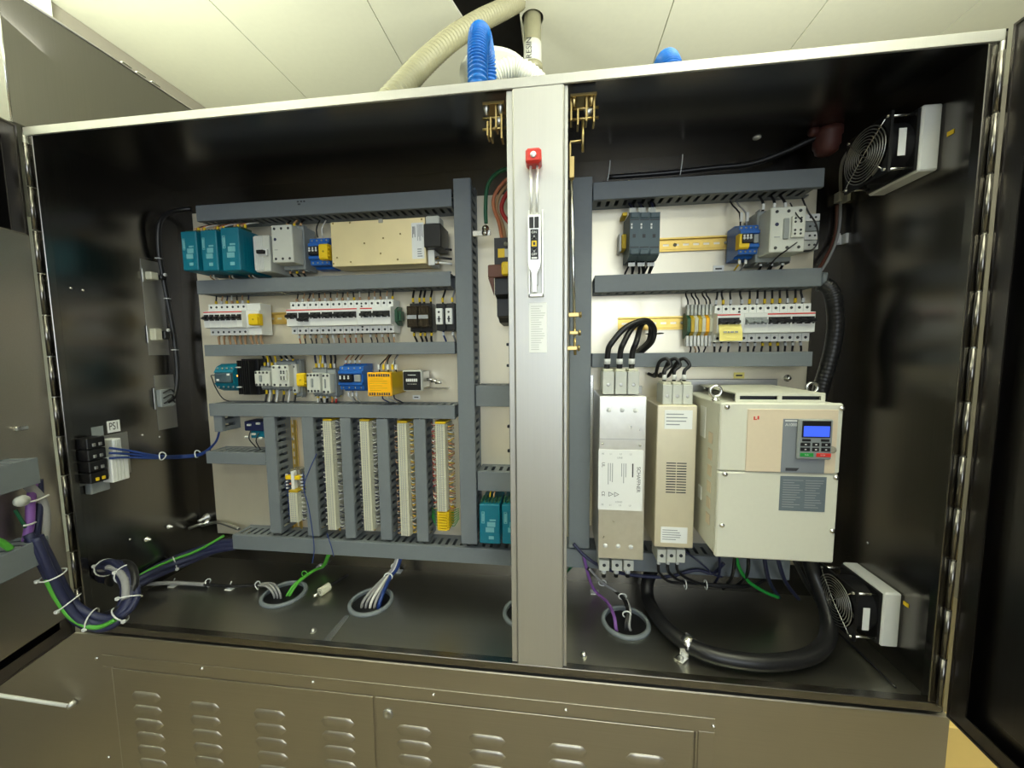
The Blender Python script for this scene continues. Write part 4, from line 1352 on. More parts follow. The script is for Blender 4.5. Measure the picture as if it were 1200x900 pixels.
for q0, q1, m_ in ((.80, 1, 'white_plastic'), (.28, .5, 'white_plastic'), (0, .26, 'lightgrey_plastic'), (.52, .78, 'midgrey_plastic')):
    o = MB().box(x0, x1, .262, YP - .008, z0 + q0 * h, z0 + q1 * h, .001).build('terminal_tier', m_, th)
    for q in (.45, .75):
        MB().lathe((x0 + q * w, .2619, z0 + (q0 + q1) / 2 * h), '-y', [(.0026, 0), (.0026, .0006), (0, .0008)], 8).build('screw', 'ink', o)
P = [at(940, 232, y=.24), at(947, 248, y=.23), at(956, 262, y=.23), at(959, 280, y=.235), at(953, 292, y=.24), at(942, 294.5, y=.24)]
MB().tube(P, .0018, 6, 5).build('loop_wire', 'black_rubber', th)
for (pts, lab) in (([(926, 238, .21), (934, 252, .18), (940, 258, .178)], 'thin black wire over the upper face of the big contactor'), ([(934, 284, .18), (922, 293, .178), (908, 304, .22), (898, 318, .26)], 'thin black wire leaving the lower face of the big contactor')):
    P = [at(p[0], p[1], y=p[2]) for p in pts]
    tag(MB().tube(P, .0014, 6, 4).build('control_wire', 'black_rubber', loc=tuple(P[0])), lab, 'wire')
# small terminals left of the right breakers
x0, x1, z0, z1 = rect(806, 366, 836, 396, .262)
th = thing('terminal_group', 'cluster of slim mixed terminals left of the noted breaker', 'terminals', ((x0 + x1) / 2, YP, z0))
h, w = z1 - z0, x1 - x0
for k, mname in enumerate(('darkgreen_plastic', 'amber_side', 'ivory_plastic', 'amber_side', 'ivory_plastic', 'amber_plastic', 'ivory_plastic')):
    a = x0 + w * k / 7
    o = MB().prism([(YP - .008, z0), (.285, z0), (.262, z0 + .25 * h), (.262, z0 + .75 * h), (.285, z1), (YP - .008, z1)], a, a + w / 7 - .0008, 0).build('terminal', mname, th)
    MB().box(a + .001, a + w / 7 - .002, .270, .2845, z1 - .1 * h, z1 + .02, .0005).build('ferrule', 'lightgrey_plastic', o)
    MB().box(a + .001, a + w / 7 - .002, .270, .2845, z0 - .02, z0 + .1 * h, .0005).build('ferrule', 'white_plastic', o)
stubs(th, [x0 + w * (k + .5) / 7 for k in range(7)], .277, z1 + .018, row('R2')[0] - .001, ['black_rubber', None, 'black_rubber', 'black_rubber', None, 'black_rubber'], .285, sway=.014)
stubs(th, [x0 + w * (k + .5) / 7 for k in range(7)], .277, z0 - .018, row('R3')[1] + .001, [None, 'black_rubber', 'tan_wire', 'black_rubber', None, 'black_rubber'], .285, sway=.008)

# ------------------------------------------------------------------ line filters
x0, x1, z0, z1 = rect(702.5, 464, 754, 657, .15)
x1 = at(758, 465, y=.15)[0]
th = thing('line_filter', 'bright metal mains filter with a large printed label, left of the tan one', 'filter', ((x0 + x1) / 2, YP, z0))
h, w = z1 - z0, x1 - x0
MB().box(x0, x1, .15, YP - .006, z0, z1, .0015).build('case', 'aluminium', th)
MB().box(x0 - .014, x0 - .0005, YP - .005, YP - .0005, z0 + .01, z1 + .04, .0008).build('mounting_flange', 'bright_steel', th)
MB().box(x1 + .0005, x1 + .006, YP - .005, YP - .0005, z0 + .01, z1 + .02, .0008).build('mounting_flange', 'bright_steel', th)
MB().box(x0 + .001, x1 - .001, .1494, .1499, z0 + .742 * h, z0 + .746 * h).build('seam', 'dull_steel', th)


def pxz(px, py, y):
    c = at(px, py, y=y)
    return c[0], c[2]


for (px, py) in ((713.5, 480.5), (729, 480.5), (744.5, 481), (709.5, 639.5), (724.5, 640), (739.5, 641)):
    a, b = pxz(px, py, .15)
    MB().lathe((a, .1499, b), '-y', [(.0055, 0), (.005, .0008), (0, .001)], 16).build('plug_cap', 'white_plastic', th)
for (px, py) in ((706, 520), (750, 522)):
    a, b = pxz(px, py, .15)
    MB().lathe((a, .1499, b), '-y', [(.003, 0), (.0025, .0015), (0, .002)], 10).build('screw', 'bright_steel', th)
lx0, lz1 = pxz(701.5, 526.5, .15)
lx1, lz0 = pxz(752.5, 599, .15)
lb = MB().box(lx0, lx1, .1490, .1497, lz0, lz1, .0003).build('rating_label', 'label_white', th)
lw, lh = lx1 - lx0, lz1 - lz0
DN, RT = (0, 0, -1), (1, 0, 0)
text('SCHAFFNER', .0115, (lx0 + .90 * lw, .1489, lz0 + .52 * lh), DN, RT, 'ink', lb)
print_lines(lb, lx0 + .74 * lw, lx0 + .80 * lw, lz0 + .48 * lh, lz0 + .78 * lh, .1489, 1, 'ink', vert=True)
print_lines(lb, lx0 + .50 * lw, lx0 + .64 * lw, lz0 + .42 * lh, lz0 + .78 * lh, .1489, 3, vert=True, fill=.3)
print_lines(lb, lx0 + .20 * lw, lx0 + .34 * lw, lz0 + .35 * lh, lz0 + .78 * lh, .1489, 3, vert=True, fill=.3)
text('UL', .010, (lx0 + .11 * lw, .1489, lz0 + .75 * lh), DN, RT, 'ink', lb)
text('CE', .010, (lx0 + .11 * lw, .1489, lz0 + .27 * lh), DN, RT, 'ink', lb)
for q in (.29, .42):
    m = MB()
    cx, cz, s_ = lx0 + q * lw, lz0 + .265 * lh, .0052
    tri = [(cx + s_, cz), (cx - s_, cz + s_), (cx - s_, cz - s_)]
    for i in range(3):
        a, b = tri[i], tri[(i + 1) % 3]
        m.tube([(a[0], .1489, a[1]), (b[0], .1489, b[1])], .0005, 4, 1)
    m.build('warning_triangle', 'ink', lb)
text('LINE', .006, (lx0 + .48 * lw, .1489, lz0 + .87 * lh), RT, Z, 'ink_pale', lb)
text('LOAD', .006, (lx0 + .47 * lw, .1489, lz0 + .14 * lh), RT, Z, 'ink_pale', lb)
for q, s in ((.1, 'PE'), (.28, 'L1'), (.50, 'L2'), (.72, 'L3')):
    text(s, .0055, (lx0 + q * lw, .1489, lz0 + .93 * lh), RT, Z, 'ink_pale', lb)
    text(s, .0055, (lx0 + q * lw, .1489, lz0 + .085 * lh), RT, Z, 'ink_pale', lb)


def term_blocks(parent, spans, py0, py1, yf, up):
    out = []
    for a, b in spans:
        x0_, z1_ = pxz(a, py0, yf)
        x1_, z0_ = pxz(b, py1, yf)
        o = MB().box(x0_, x1_, yf, yf + .055, z0_, z1_, .0012).build('terminal_block', 'lightgrey_plastic', parent)
        cx = (x0_ + x1_) / 2
        zc = z0_ + (z1_ - z0_) * (.42 if up else .55)
        MB().lathe((cx, yf - .0001, zc), '-y', [(.0042, 0), (.0042, .0006), (.003, .0008), (0, .0008)], 12).build('screw', 'ink' if not up else 'dull_steel', o)
        if up:
            MB().box(x0_ + .002, x1_ - .002, yf + .006, yf + .05, z1_ + .0002, z1_ + .006, .001).build('cable_entry', 'ivory_plastic', o)
        out.append((cx, z0_, z1_))
    return out


tA = term_blocks(th, ((706.5, 719.5), (721.3, 734.5), (736, 749)), 435.5, 462, .165, True)
tAb = term_blocks(th, ((702, 714), (717, 729), (731, 742.5)), 656.5, 669.5, .165, False)
for k, (cx, z0_, z1_) in enumerate(tAb):
    o = MB().cyl((cx + .002, .19, z0_ - .001), (cx + .002, .19, z0_ - .03), .0055, 10).build('lead', 'black_rubber', th)
    MB().cyl((cx + .002, .19, z0_ - .008), (cx + .002, .19, z0_ - .02), .0065, 10).build('wire_marker', 'white_plastic', o)
# second, tan filter
x0, z1 = pxz(770.5, 475, .14)
x1, z0 = pxz(813.5, 643, .14)
x1 = pxz(817.5, 475, .14)[0]
th = thing('line_filter', 'tan steel filter with a slotted vent, between the bright filter and the drive', 'filter', ((x0 + x1) / 2, YP, z0))
h, w = z1 - z0, x1 - x0
MB().box(x0, x1, .14, YP - .006, z0, z1, .0015).build('case', 'tan_steel', th)
MB().box(x0 - .01, x0 - .0005, YP - .005, YP - .0005, z0 + .01, z1 + .03, .0008).build('mounting_flange', 'dull_steel', th)
v0, vz1 = pxz(781, 541, .14)
v1, vz0 = pxz(803.5, 579, .14)
for k in range(12):
    zz = vz0 + (vz1 - vz0) * (k + .5) / 12
    for a, b in ((v0, (v0 + v1) / 2 - .001), ((v0 + v1) / 2 + .001, v1)):
        MB().box(a, b, .1396, .1402, zz - .0012, zz + .0012).build('vent_slot', 'ink', th)
for (p0, p1, lines) in (((779, 480.5), (811, 503), 4), ((774.5, 617), (805, 637), 5)):
    a, d = pxz(*p0, .14)
    b, c = pxz(*p1, .14)
    o = MB().box(a, b, .1392, .1399, c, d).build('rating_label', 'label_white', th)
    print_lines(o, a + .06 * (b - a), b - .1 * (b - a), c + .15 * (d - c), d - .12 * (d - c), .1391, lines, fill=.3)
tB = term_blocks(th, ((777, 787.5), (788.5, 799.5), (800.5, 811.5)), 451, 474, .155, True)
tBb = term_blocks(th, ((770.5, 780.5), (781.8, 791.8), (793, 803)), 644, 660, .155, False)

# ------------------------------------------------------------------ variable speed drive
yv = .055
x0, z1 = pxz(844.7, 472, yv)
x1 = pxz(989.5, 474, yv)[0]
z0 = pxz(838, 653, yv)[1]
th = thing('variable_speed_drive', 'large cream variable speed drive with blue keypad display, right of the filters', 'drive', ((x0 + x1) / 2, YP, z0))
h, w = z1 - z0, x1 - x0
MB().box(x0 + .001, x1 - .001, yv + .012, YP - .012, z0 + .002, z1 - .002, .002).build('body', 'cream_paint', th)
MB().box(x0 - .004, x1 + .006, YP - .0115, YP - .0005, z0 - .02, z1 + .03, .001).build('back_plate', 'dull_steel', th)
zs = (pxz(841, 551, yv)[1] + pxz(987, 557, yv)[1]) / 2
up = MB().box(x0, x1, yv, yv + .0118, zs + .0007, z1, .003).build('upper_cover', 'cream_paint', th)
lo = MB().box(x0, x1, yv, yv + .0118, z0, zs - .0007, .003).build('lower_cover', 'cream_paint', th)
for (px, py) in ((852, 477), (987 - .5, 478.5), (849.5, 555.5), (979.5, 559.5), (846, 615.5), (975, 622)):
    a, b = pxz(px, py, yv)
    MB().lathe((a, yv - .0001, b), '-y', [(.0055, 0), (.0052, .002), (.003, .0035), (0, .004)], 14).build('cover_screw', 'bright_steel', th)
a0, b1 = pxz(876, 479, yv)
a1, b0 = pxz(977.5, 554, yv)
pn = MB().box(a0, a1, yv - .0022, yv - .0002, zs + .0015, b1, .0008).build('keypad_panel', 'beige_paint', up)
g0, g1 = pxz(917, 491, yv)[0], pxz(968.5, 491, yv)[0]
MB().box(g0, g1, yv - .0030, yv - .0023, zs + .0016, pxz(919, 490.5, yv)[1], .0003).build('grey_strip', 'nameplate_grey', pn)
k0, kz1 = pxz(933, 490.5, yv)
k1, kz0 = pxz(970.5, 537.5, yv)
kp = MB().box(k0, k1, yv - .009, yv - .0031, kz0, kz1, .002).build('keypad', 'midgrey_plastic', up)
ky = yv - .009
kw, kh = k1 - k0, kz1 - kz0
q = lambda u, v: (k0 + u * kw, kz0 + v * kh)


def key(u0, v0, u1, v1, mname, nm='key'):
    a, b = q(u0, v0), q(u1, v1)
    return MB().box(a[0], b[0], ky - .0016, ky - .0001, a[1], b[1], .0006).build(nm, mname, kp)


key(.10, .55, .92, .97, 'black_plastic', 'display_bezel')
a, b = q(.14, .58), q(.88, .84)
MB().box(a[0], b[0], ky - .0022, ky - .0017, a[1], b[1]).build('display', 'lcd', kp)
key(.12, .455, .37, .515, 'black_plastic'); key(.66, .455, .9, .515, 'black_plastic')
for v0 in (.335, .21):
    for u0, u1 in ((.08, .36), (.42, .62), (.68, .94)):
        o = key(u0, v0, u1, v0 + .09, 'black_plastic')
        a, b = q((u0 + u1) / 2, v0 + .045)
        MB().box(a - .0016, a + .0016, ky - .0021, ky - .0017, b - .0011, b + .0011).build('key_mark', 'white_plastic', kp)
key(.08, .07, .47, .165, 'green_plastic', 'run_key'); key(.55, .07, .97, .165, 'red_plastic', 'stop_key')
for u in (.2, .66):
    a, b = q(u, .118)
    text('RUN' if u < .5 else 'STOP', .0036, (a + .004, ky - .0018, b), RT, Z, 'white_plastic', kp)
a, b = pxz(926, 497.5, yv)
text('A1000', .0082, (a, yv - .0031, b), RT, Z, 'white_plastic', pn)
a, b = pxz(926, 492.8, yv)
MB().box(a - .011, a + .011, yv - .0034, yv - .0031, b - .001, b + .0012).build('print', 'white_plastic', pn)
a, b = pxz(886, 489.5, yv)
m = MB()
m.box(a - .0055, a - .0030, yv - .0026, yv - .0022, b - .004, b + .003).box(a - .0030, a + .0005, yv - .0026, yv - .0022, b - .004, b - .0022).box(a + .0015, a + .0045, yv - .0026, yv - .0022, b - .003, b + .004)
m.build('maker_mark', 'red_plastic', pn)
a, b = pxz(927, 549.5, yv)
MB().prism([(a - .012, b - .003), (a + .008, b - .003), (a + .013, b + .003), (a - .012, b + .003)], yv - .0036, yv - .0031, 1).build('type_plate', 'ink', pn)
a, b = pxz(973.5, 526.5, yv)
MB().lathe((a, yv - .0023, b), '-y', [(.0068, 0), (.0066, .004), (.005, .006), (0, .0065)], 16).build('latch_knob', 'clear_plastic', pn)
s0, sz1 = pxz(914.5, 557.5, yv)
s1, sz0 = pxz(966, 600, yv)
st = MB().box(s0, s1, yv - .0007, yv - .0001, sz0, sz1).build('warning_sticker', 'sticker_grey', lo)
print_lines(st, s0 + .06 * (s1 - s0), s0 + .50 * (s1 - s0), sz0 + .08 * (sz1 - sz0), sz1 - .08 * (sz1 - sz0), yv - .0008, 12, 'ink_pale', fill=.25)
print_lines(st, s0 + .55 * (s1 - s0), s0 + .95 * (s1 - s0), sz0 + .08 * (sz1 - sz0), sz1 - .08 * (sz1 - sz0), yv - .0008, 12, 'ink_pale', fill=.25)
# raised vent collar on top with two slots
t0, t1 = pxz(862, 470, yv + .02)[0], pxz(967, 470, yv + .02)[0]
tz = pxz(862, 460.5, yv + .02)[1]
m = MB()
yy0, yy1 = yv + .02, yv + .05
m.box(t0, t1, yy0, yy0 + .004, tz - .006, tz, .0005).box(t0, t1, yy0, yy0 + .004, z1 - .002, z1 + .004, .0005)
for a in (t0, (t0 + t1) / 2 - .004, t1 - .008):
    m.box(a, a + .008, yy0, yy0 + .004, z1 + .004, tz - .006)
m.box(t0, t1, yy0 + .004, YP - .03, tz - .003, tz)
m.build('vent_collar', 'cream_paint', th)
MB().box(t0 + .004, t1 - .004, yy0 + .012, yy0 + .02, z1 - .001, tz - .0035).build('vent_core', 'ink', th)
for (px, py, y_) in ((838.5, 457, .10), (951.5, 456, .18)):
    a, b = pxz(px, py, y_)
    r_ = .0115
    b = z1 + r_ + .007
    o = MB().tube([(a + r_ * math.cos(k * math.pi / 8), y_, b + r_ * math.sin(k * math.pi / 8)) for k in range(16)], .0035, 8, 1, closed=True).build('lifting_eye', 'bright_steel', th)
    MB().lathe((a, y_, z1 - .002), 'z', [(.009, 0), (.009, .003), (.005, .0045), (.005, .007), (0, .007)], 12).build('eye_base', 'bright_steel', o)
# side grille and stickers on the visible left flank
for k in range(6):
    zz = z0 + .16 * h + k * .036
    MB().box(x0 - .0008, x0 + .0012, yv + .035, yv + .055, zz, zz + .024, .0006).build('side_grille', 'beige_paint', th)
MB().box(x0 - .0008, x0 + .0008, yv + .075, yv + .105, z1 - .09, z1 - .02).build('side_sticker', 'label_white', th)
MB().box(x0 - .0008, x0 + .0008, yv + .085, yv + .105, z0 + .09, z0 + .12).build('side_sticker', 'label_white', th)
VX0, VX1, VZ0, VZ1 = x0, x1, z0, z1

# ================================================================== CABLES
def cable(label, pts, r, mtl, cat='cable', name='cable', n=10, seg=6, extra=None):
    P = [np.array(p, float) for p in pts]
    th = thing(name, label, cat, P[0])
    MB().tube(P, r, n, seg).build('sheath', mtl, th)
    return th


def A(px, py, y=None, z=None):
    return at(px, py, y=y, z=z)


# looped black power cables into the bright filter
for k, (cx, z0_, z1_) in enumerate(tA):
    ox = (0, .010, .020)[k]
    top = [(cx, .195, z1_ + .004), (cx + .001, .19, z1_ + .045)]
    mid = [A(716 + 15 * k + (0, 0, 0)[k], 403 - 1.5 * k, y=.185), A(733 + 9 * k, 384 - 1 * k, y=.185 + .02 * k), A(755 + 1.5 * k, 375.5 + .8 * k, y=.20 + .02 * k), A(766 - 1.5 * k, 384, y=.22 + .02 * k), A(764 - 2 * k, 400, y=.23 + .02 * k), A(752 - 2 * k, 412, y=.255 + .012 * k), A(742 - k, 421, y=.285)]
    th = cable(('first', 'second', 'third')[k] + ' of three black cables looping over the bright filter', top + mid, .0068, 'black_rubber', name='power_cable')
    MB().cyl((cx, .1935, z1_ + .017), (cx, .1925, z1_ + .030), .0078, 12).build('cable_marker', 'white_plastic', th)
P = A(767, 392, y=.215)
tag(MB().tube([(P[0] + .019 * math.cos(k * math.pi / 6), P[1] + .035 * math.sin(k * math.pi / 6), P[2] + .002) for k in range(12)], .0012, 6, 1, closed=True).build('cable_tie', 'black_plastic', loc=tuple(P)), 'black tie around the loop of three black cables', 'cable tie')
for k, (cx, z0_, z1_) in enumerate(tB):
    pts = [(cx, .185, z1_ + .004), (cx, .183, z1_ + .03)] + [A(786 + 11 * k, 428, y=.185), A(781 + 10.5 * k, 420.5, y=.19), A(773 + 10.5 * k, 424, y=.20), A(769.5 + 9 * k, 434, y=.22), A(768 + 7 * k, 441, y=.25), A(760 + 7 * k, 438, y=.285)]
    th = cable(('left', 'middle', 'right')[k] + ' black lead curling over the tan filter', pts, .0042, 'black_rubber', name='power_cable')
    MB().cyl((cx, .1845, z1_ + .010), (cx, .1838, z1_ + .022), .0052, 12).build('cable_marker', 'white_plastic', th)
for k, (cx, z0_, z1_) in enumerate(tBb):
    pts = [(cx, .182, z0_ - .001), (cx, .182, z0_ - .03)] + [A(774 + 12 * k, 673, y=.19), A(786 + 12 * k, 682 - k, y=.20), A(815 + 6 * k, 683.5 + k, y=.21), A(855, 686 + k, y=.215), A(880, 686, y=.23), A(900, 676, y=.25), A(907 + 4 * k, 655, y=.26)]
    th = cable(('left', 'middle', 'right')[k] + ' black lead running from under the tan filter to the drive', pts, .0036, 'black_rubber', name='power_cable')
    MB().cyl((cx, .182, z0_ - .006), (cx, .182, z0_ - .018), .0046, 10).build('cable_marker', 'white_plastic', th)
for k, px in enumerate((803, 827)):
    P = A(px, 685, y=.203)
    tag(MB().tube([(P[0], P[1] + .010 * math.cos(j * math.pi / 6), P[2] + .011 * math.sin(j * math.pi / 6)) for j in range(12)], .0015, 6, 1, closed=True).build('cable_tie', 'white_plastic', loc=tuple(P)), ('left', 'right')[k] + ' white tie on the thin leads under the drive', 'cable tie')
# the fat black power cable on the floor
zc = .022
pts = [A(905, 640, y=.24), A(770, 655, y=.29), A(764, 668, y=.285), A(758.5, 684, y=.262), A(760, 703, z=zc), A(772, 725, z=zc), A(790, 744, z=zc), A(815, 760, z=zc), A(850, 771, z=zc), A(900, 776.5, z=zc), A(945, 770, z=zc), A(968, 752, z=.028), A(971, 727, y=.16), A(964, 700, y=.19), A(953, 672, y=.215), A(948, 652, y=.22)]
fat = cable('fat black power cable curving over the right cabinet floor', pts[1:], .0165, 'black_rubber', name='power_cable', n=16, seg=8)
c = A(807, 754.5, z=zc)
cl = thing('cable_clamp', 'bright steel saddle clamp holding the fat black cable', 'clamp', (c[0], c[1], 0))
m = MB()
d_ = (np.array(pts[7]) - np.array(pts[6])); d_ /= np.linalg.norm(d_)
sd = np.array([d_[1], -d_[0], 0])
vs, n_ = [], 9
for j in range(n_):
    a = math.pi * j / (n_ - 1)
    for s in (-.010, .010):
        for rr in (.0178, .0195):
            vs.append(c + d_ * s + sd * rr * math.cos(a) + np.array([0, 0, rr * math.sin(a)]))
fs = []
for j in range(n_ - 1):
    o = j * 4
    fs += [(o, o + 4, o + 6, o + 2), (o + 1, o + 3, o + 7, o + 5), (o, o + 1, o + 5, o + 4), (o + 2, o + 6, o + 7, o + 3)]
m.add(vs, fs, True)
m.build('saddle', 'bright_steel', cl)
f0 = c + sd * .031
m = MB()
q0 = [c + sd * .0178 + d_ * s for s in (-.010, .010)] + [c + sd * .042 + d_ * s for s in (.010, -.010)]
for zz in (.0015, .0035):
    m.v += [(p[0], p[1], zz) for p in q0]
m.f += [(0, 1, 2, 3), (4, 7, 6, 5)] + [(i, (i + 1) % 4, 4 + (i + 1) % 4, 4 + i) for i in range(4)]
m.sm += [False] * 6
m.build('foot', 'bright_steel', cl)
MB().box(c[0] + sd[0] * .019 - .009, c[0] + sd[0] * .019 + .009, c[1] + sd[1] * .019 - .002, c[1] + sd[1] * .019 + .002, .003, .022).build('web', 'bright_steel', cl)
MB().lathe((f0[0], f0[1], .0036), 'z', [(.006, 0), (.006, .003), (.003, .004), (0, .004)], 6, False).build('bolt', 'dull_steel', cl)
# ribbed black hose down the right side
pts = [A(965, 333, y=.245), A(972, 338, y=.24), A(977, 352, y=.24), A(979, 378, y=.245), A(976, 405, y=.25), A(969, 432, y=.255), A(962, 455, y=.26), A(958, 478, y=.265)]
hz = thing('flexible_conduit', 'black flexible conduit dropping from the trunking behind the drive', 'conduit', pts[0])
MB().tube(pts, lambda t: .0165 + .0003 * math.sin(t * 240), 14, 24).build('sheath', 'black_rubber', hz)
c = A(966, 331, y=.252)
MB().tube([(c[0] - .006, .262, c[2] + .004), (c[0] + .004, .258, c[2] + .002)], .022, 14, 1).build('collar', 'duct_grey', hz)
# drops below the drive
for k, (px, py2, mtl, r, lab) in enumerate(((843, 684, 'navy_wire', .003, 'thin navy lead below the left corner of the drive'), (861, 690, 'black_rubber', .004, 'black lead hanging below the drive, beside the green one'), (877, 688, 'black_rubber', .004, 'black lead hanging below the middle of the drive'),
                                            (895, 700, 'navy_wire', .0045, 'dark lead slanting below the drive toward the floor'), (910, 702, 'navy_wire', .0045, 'dark lead slanting below the drive beside the fat cable'), (928, 705, 'black_rubber', .005, 'thick black lead nearest the fat cable under the drive'))):
    q0 = A(px, 650, y=.17)
    q1 = A(px + (0, -3, -2, 6, 10, 16)[k], (660 + py2) / 2, y=.2)
    q2 = A(px + (-6, -14, -16, 18, 26, 30)[k], py2, y=.25)
    cable(lab, [q0, q1, q2], r, mtl, name='drive_lead')
cable('green earth wire slanting under the drive', [A(862, 648, y=.17), A(866, 665, y=.19), A(878, 682, y=.215), A(897, 694, y=.225), A(912, 700, y=.235)], .0042, 'green_plastic', name='earth_wire')
# navy bundle in front of the low trunking
cable('navy bundle sweeping past the low right trunking', [A(672, 637, y=.215), A(686, 652, y=.205), A(705, 664, y=.205), A(735, 673, y=.215), A(780, 676, y=.225), A(815, 668, y=.225), A(835, 672, y=.22), A(848, 660, y=.21)], .0042, 'navy_wire', name='wire_bundle')
cable('thin navy wire arching right of the tan filter', [A(803, 646, y=.22), A(815, 655, y=.20), A(826, 664, y=.195), A(836, 673, y=.20), A(846, 676, y=.21)], .0022, 'navy_wire', name='wire_bundle')
# black control cable on the roof with its rust-red gland
pts = [A(712, 208, y=.30), A(780, 203, y=.295), A(835, 197, y=.29), A(880, 192, y=.285), A(920, 178, y=.275), A(948, 165, y=.265), A(962, 160, y=.262)]
cable('black cable running behind the top right trunking to the red gland', pts, .0065, 'black_rubber', name='supply_cable')
c = A(969, 163, y=.262)
g = thing('cable_gland', 'dark red plastic gland hanging from the right cabinet roof', 'gland', (c[0], c[1], H - .004))
MB().lathe((c[0], c[1], H - .0042), '-z', [(.030, 0), (.030, .012), (.027, .016), (.027, .034), (.024, .038), (.022, .048), (.014, .054), (0, .054)], 16).build('body', 'rust_plastic', g)
MB().lathe((c[0] - .03, c[1] - .012, c[2] + .012), '-x', [(.010, 0), (.010, .012), (.007, .016), (0, .016)], 12).build('nipple', 'rust_plastic', g)
for (px, py) in ((797, 205), (712, 212)):
    P = [A(px, py, y=.29), A(px + 2, py - 12, y=.285), A(px + 3, py - 24, y=.284)]
    tag(MB().tube(P, .0012, 6, 4).build('cable_tie', 'white_plastic', loc=tuple(P[0])), 'thin white tie tail standing above the top right trunking, ' + ('near its middle' if px > 750 else 'at its left end'), 'cable tie')
# grey and brown pair held by white saddles on the back wall at right
pts = [A(1006, 168, y=.25), A(992, 180, y=.27), A(985.5, 198, y=.30), A(985, 230, y=.315), A(984, 262, y=.315), A(979, 285, y=.31), A(970, 305, y=.30), A(962, 318, y=.29)]
cable('grey fan cable clipped to the back wall right of the plate', pts, .0032, 'grey_wire', name='fan_cable')
pts = [A(981, 240, y=.322), A(980.5, 265, y=.322), A(976, 285, y=.318), A(967, 303, y=.308), A(958, 318, y=.295)]
cable('dark brown cable under the grey fan cable', pts, .0042, 'brown_wire', name='fan_cable')
for k, (px, py) in enumerate(((983.5, 233), (981.5, 281.5))):
    c = A(px, py, y=YB)
    s = thing('cable_saddle', ('upper', 'lower')[k] + ' white saddle clipping the grey fan cable', 'cable clip', (c[0], YB, c[2]))
    MB().box(c[0] - .013, c[0] + .013, YB - .004, YB - .0003, c[2] - .012, c[2] + .012, .001).build('pad', 'white_plastic', s)
    MB().box(c[0] - .013, c[0] - .006, YB - .02, YB - .0042, c[2] - .012, c[2] + .012, .001).build('jaw', 'white_plastic', s)
    MB().box(c[0] + .006, c[0] + .013, YB - .02, YB - .0042, c[2] - .012, c[2] + .012, .001).build('jaw', 'white_plastic', s)

# ================================================================== FANS
def fan(label, zc, yc, sticker_up):
    th = thing('cabinet_fan', label, 'fan', (W, yc, zc))
    hw = .06
    # stepped white filter plate on the wall
    MB().box(W - .034, W - .0005, yc - hw, yc + hw, zc - hw, zc + hw, .003).build('filter_plate', 'white_plastic', th)
    # black frame with round opening: four corner posts, ring and front plates
    x1 = W - .0345
    x0 = x1 - .05
    a = hw - .004
    m = MB()
    n, r = 32, .054
    for xx in (x0, x1 - .005):
        sq, ci = [], []
        for k in range(n):
            t_ = 2 * math.pi * k / n
            c_, s_ = math.cos(t_), math.sin(t_)
            f_ = a / max(abs(c_), abs(s_))
            sq.append((c_ * f_, s_ * f_)); ci.append((c_ * r, s_ * r))
        for dx_ in (0, .005):
            m.add([(xx + dx_, yc + p[0], zc + p[1]) for p in sq + ci], [(k, (k + 1) % n, n + (k + 1) % n, n + k) for k in range(n)])
        m.add([(xx + dx_, yc + p[0], zc + p[1]) for dx_ in (0, .005) for p in sq], [(k, (k + 1) % n, n + (k + 1) % n, n + k) for k in range(n)])
    m.add([(xx, yc + math.cos(2 * math.pi * k / n) * r, zc + math.sin(2 * math.pi * k / n) * r) for xx in (x0, x1) for k in range(n)], [(k, (k + 1) % n, n + (k + 1) % n, n + k) for k in range(n)], True)
    fr_ = m.build('fan_frame', 'black_plastic', th)
    for sy in (-1, 1):
        for sz in (-1, 1):
            MB().cyl((x0 - .004, yc + sy * (a - .007), zc + sz * (a - .007)), (x1, yc + sy * (a - .007), zc + sz * (a - .007)), .0028, 8).build('mounting_screw', 'bright_steel', th)
    hub = MB().lathe((x0 + .012, yc, zc), 'x', [(0, 0), (.018, .001), (.020, .004), (.020, .03), (0, .03)], 20).build('hub', 'black_plastic', th)
    for k in range(7):
        t_ = 2 * math.pi * k / 7
        vs = []
        for rr in (.02, .036, .051):
            for s, xx in ((-.28, x0 + .012), (.28, x0 + .034)):
                vs.append((xx, yc + rr * math.cos(t_ + s), zc + rr * math.sin(t_ + s)))
        vs += [(p[0] + .0012, p[1], p[2]) for p in vs]
        MB().add(vs, [(0, 1, 3, 2), (2, 3, 5, 4), (6, 8, 9, 7), (8, 10, 11, 9), (0, 2, 8, 6), (2, 4, 10, 8), (1, 7, 9, 3), (3, 9, 11, 5), (4, 5, 11, 10), (0, 6, 7, 1)], False).build('blade', 'black_plastic', hub)
    gd = MB()
    for k in range(2):
        t_ = math.pi / 4 + k * math.pi / 2
        e = a - .006
        gd.tube([(x0 - .003, yc + e * 1.3 * math.cos(t_), zc + e * 1.3 * math.sin(t_)), (x0 - .006, yc, zc), (x0 - .003, yc - e * 1.3 * math.cos(t_), zc - e * 1.3 * math.sin(t_))], .0013, 6, 3)
    g = gd.build('guard_spoke', 'bright_steel', th)
    for k in range(8):
        rr = .012 + .0058 * k
        MB().tube([(x0 - .0055 + .00003 * k * k, yc + rr * math.cos(2 * math.pi * j / 28), zc + rr * math.sin(2 * math.pi * j / 28)) for j in range(28)], .0010, 5, 1, closed=True).build('guard_ring', 'dull_steel', g)
    MB().box(x0 + .015, x1 - .022, yc - a - .0006, yc - a - .0001 + .0004, zc - .028, zc + .022).build('frame_sticker', 'label_white', th)
    ca = at(1113, 157, x=W) if sticker_up else at(1061, 708, x=W)
    MB().box(W - .0012, W - .0004, ca[1] - .008, ca[1] + .004, ca[2] - .003, ca[2] + .005).build('wall_sticker', 'yellow_plastic', th)
    return th


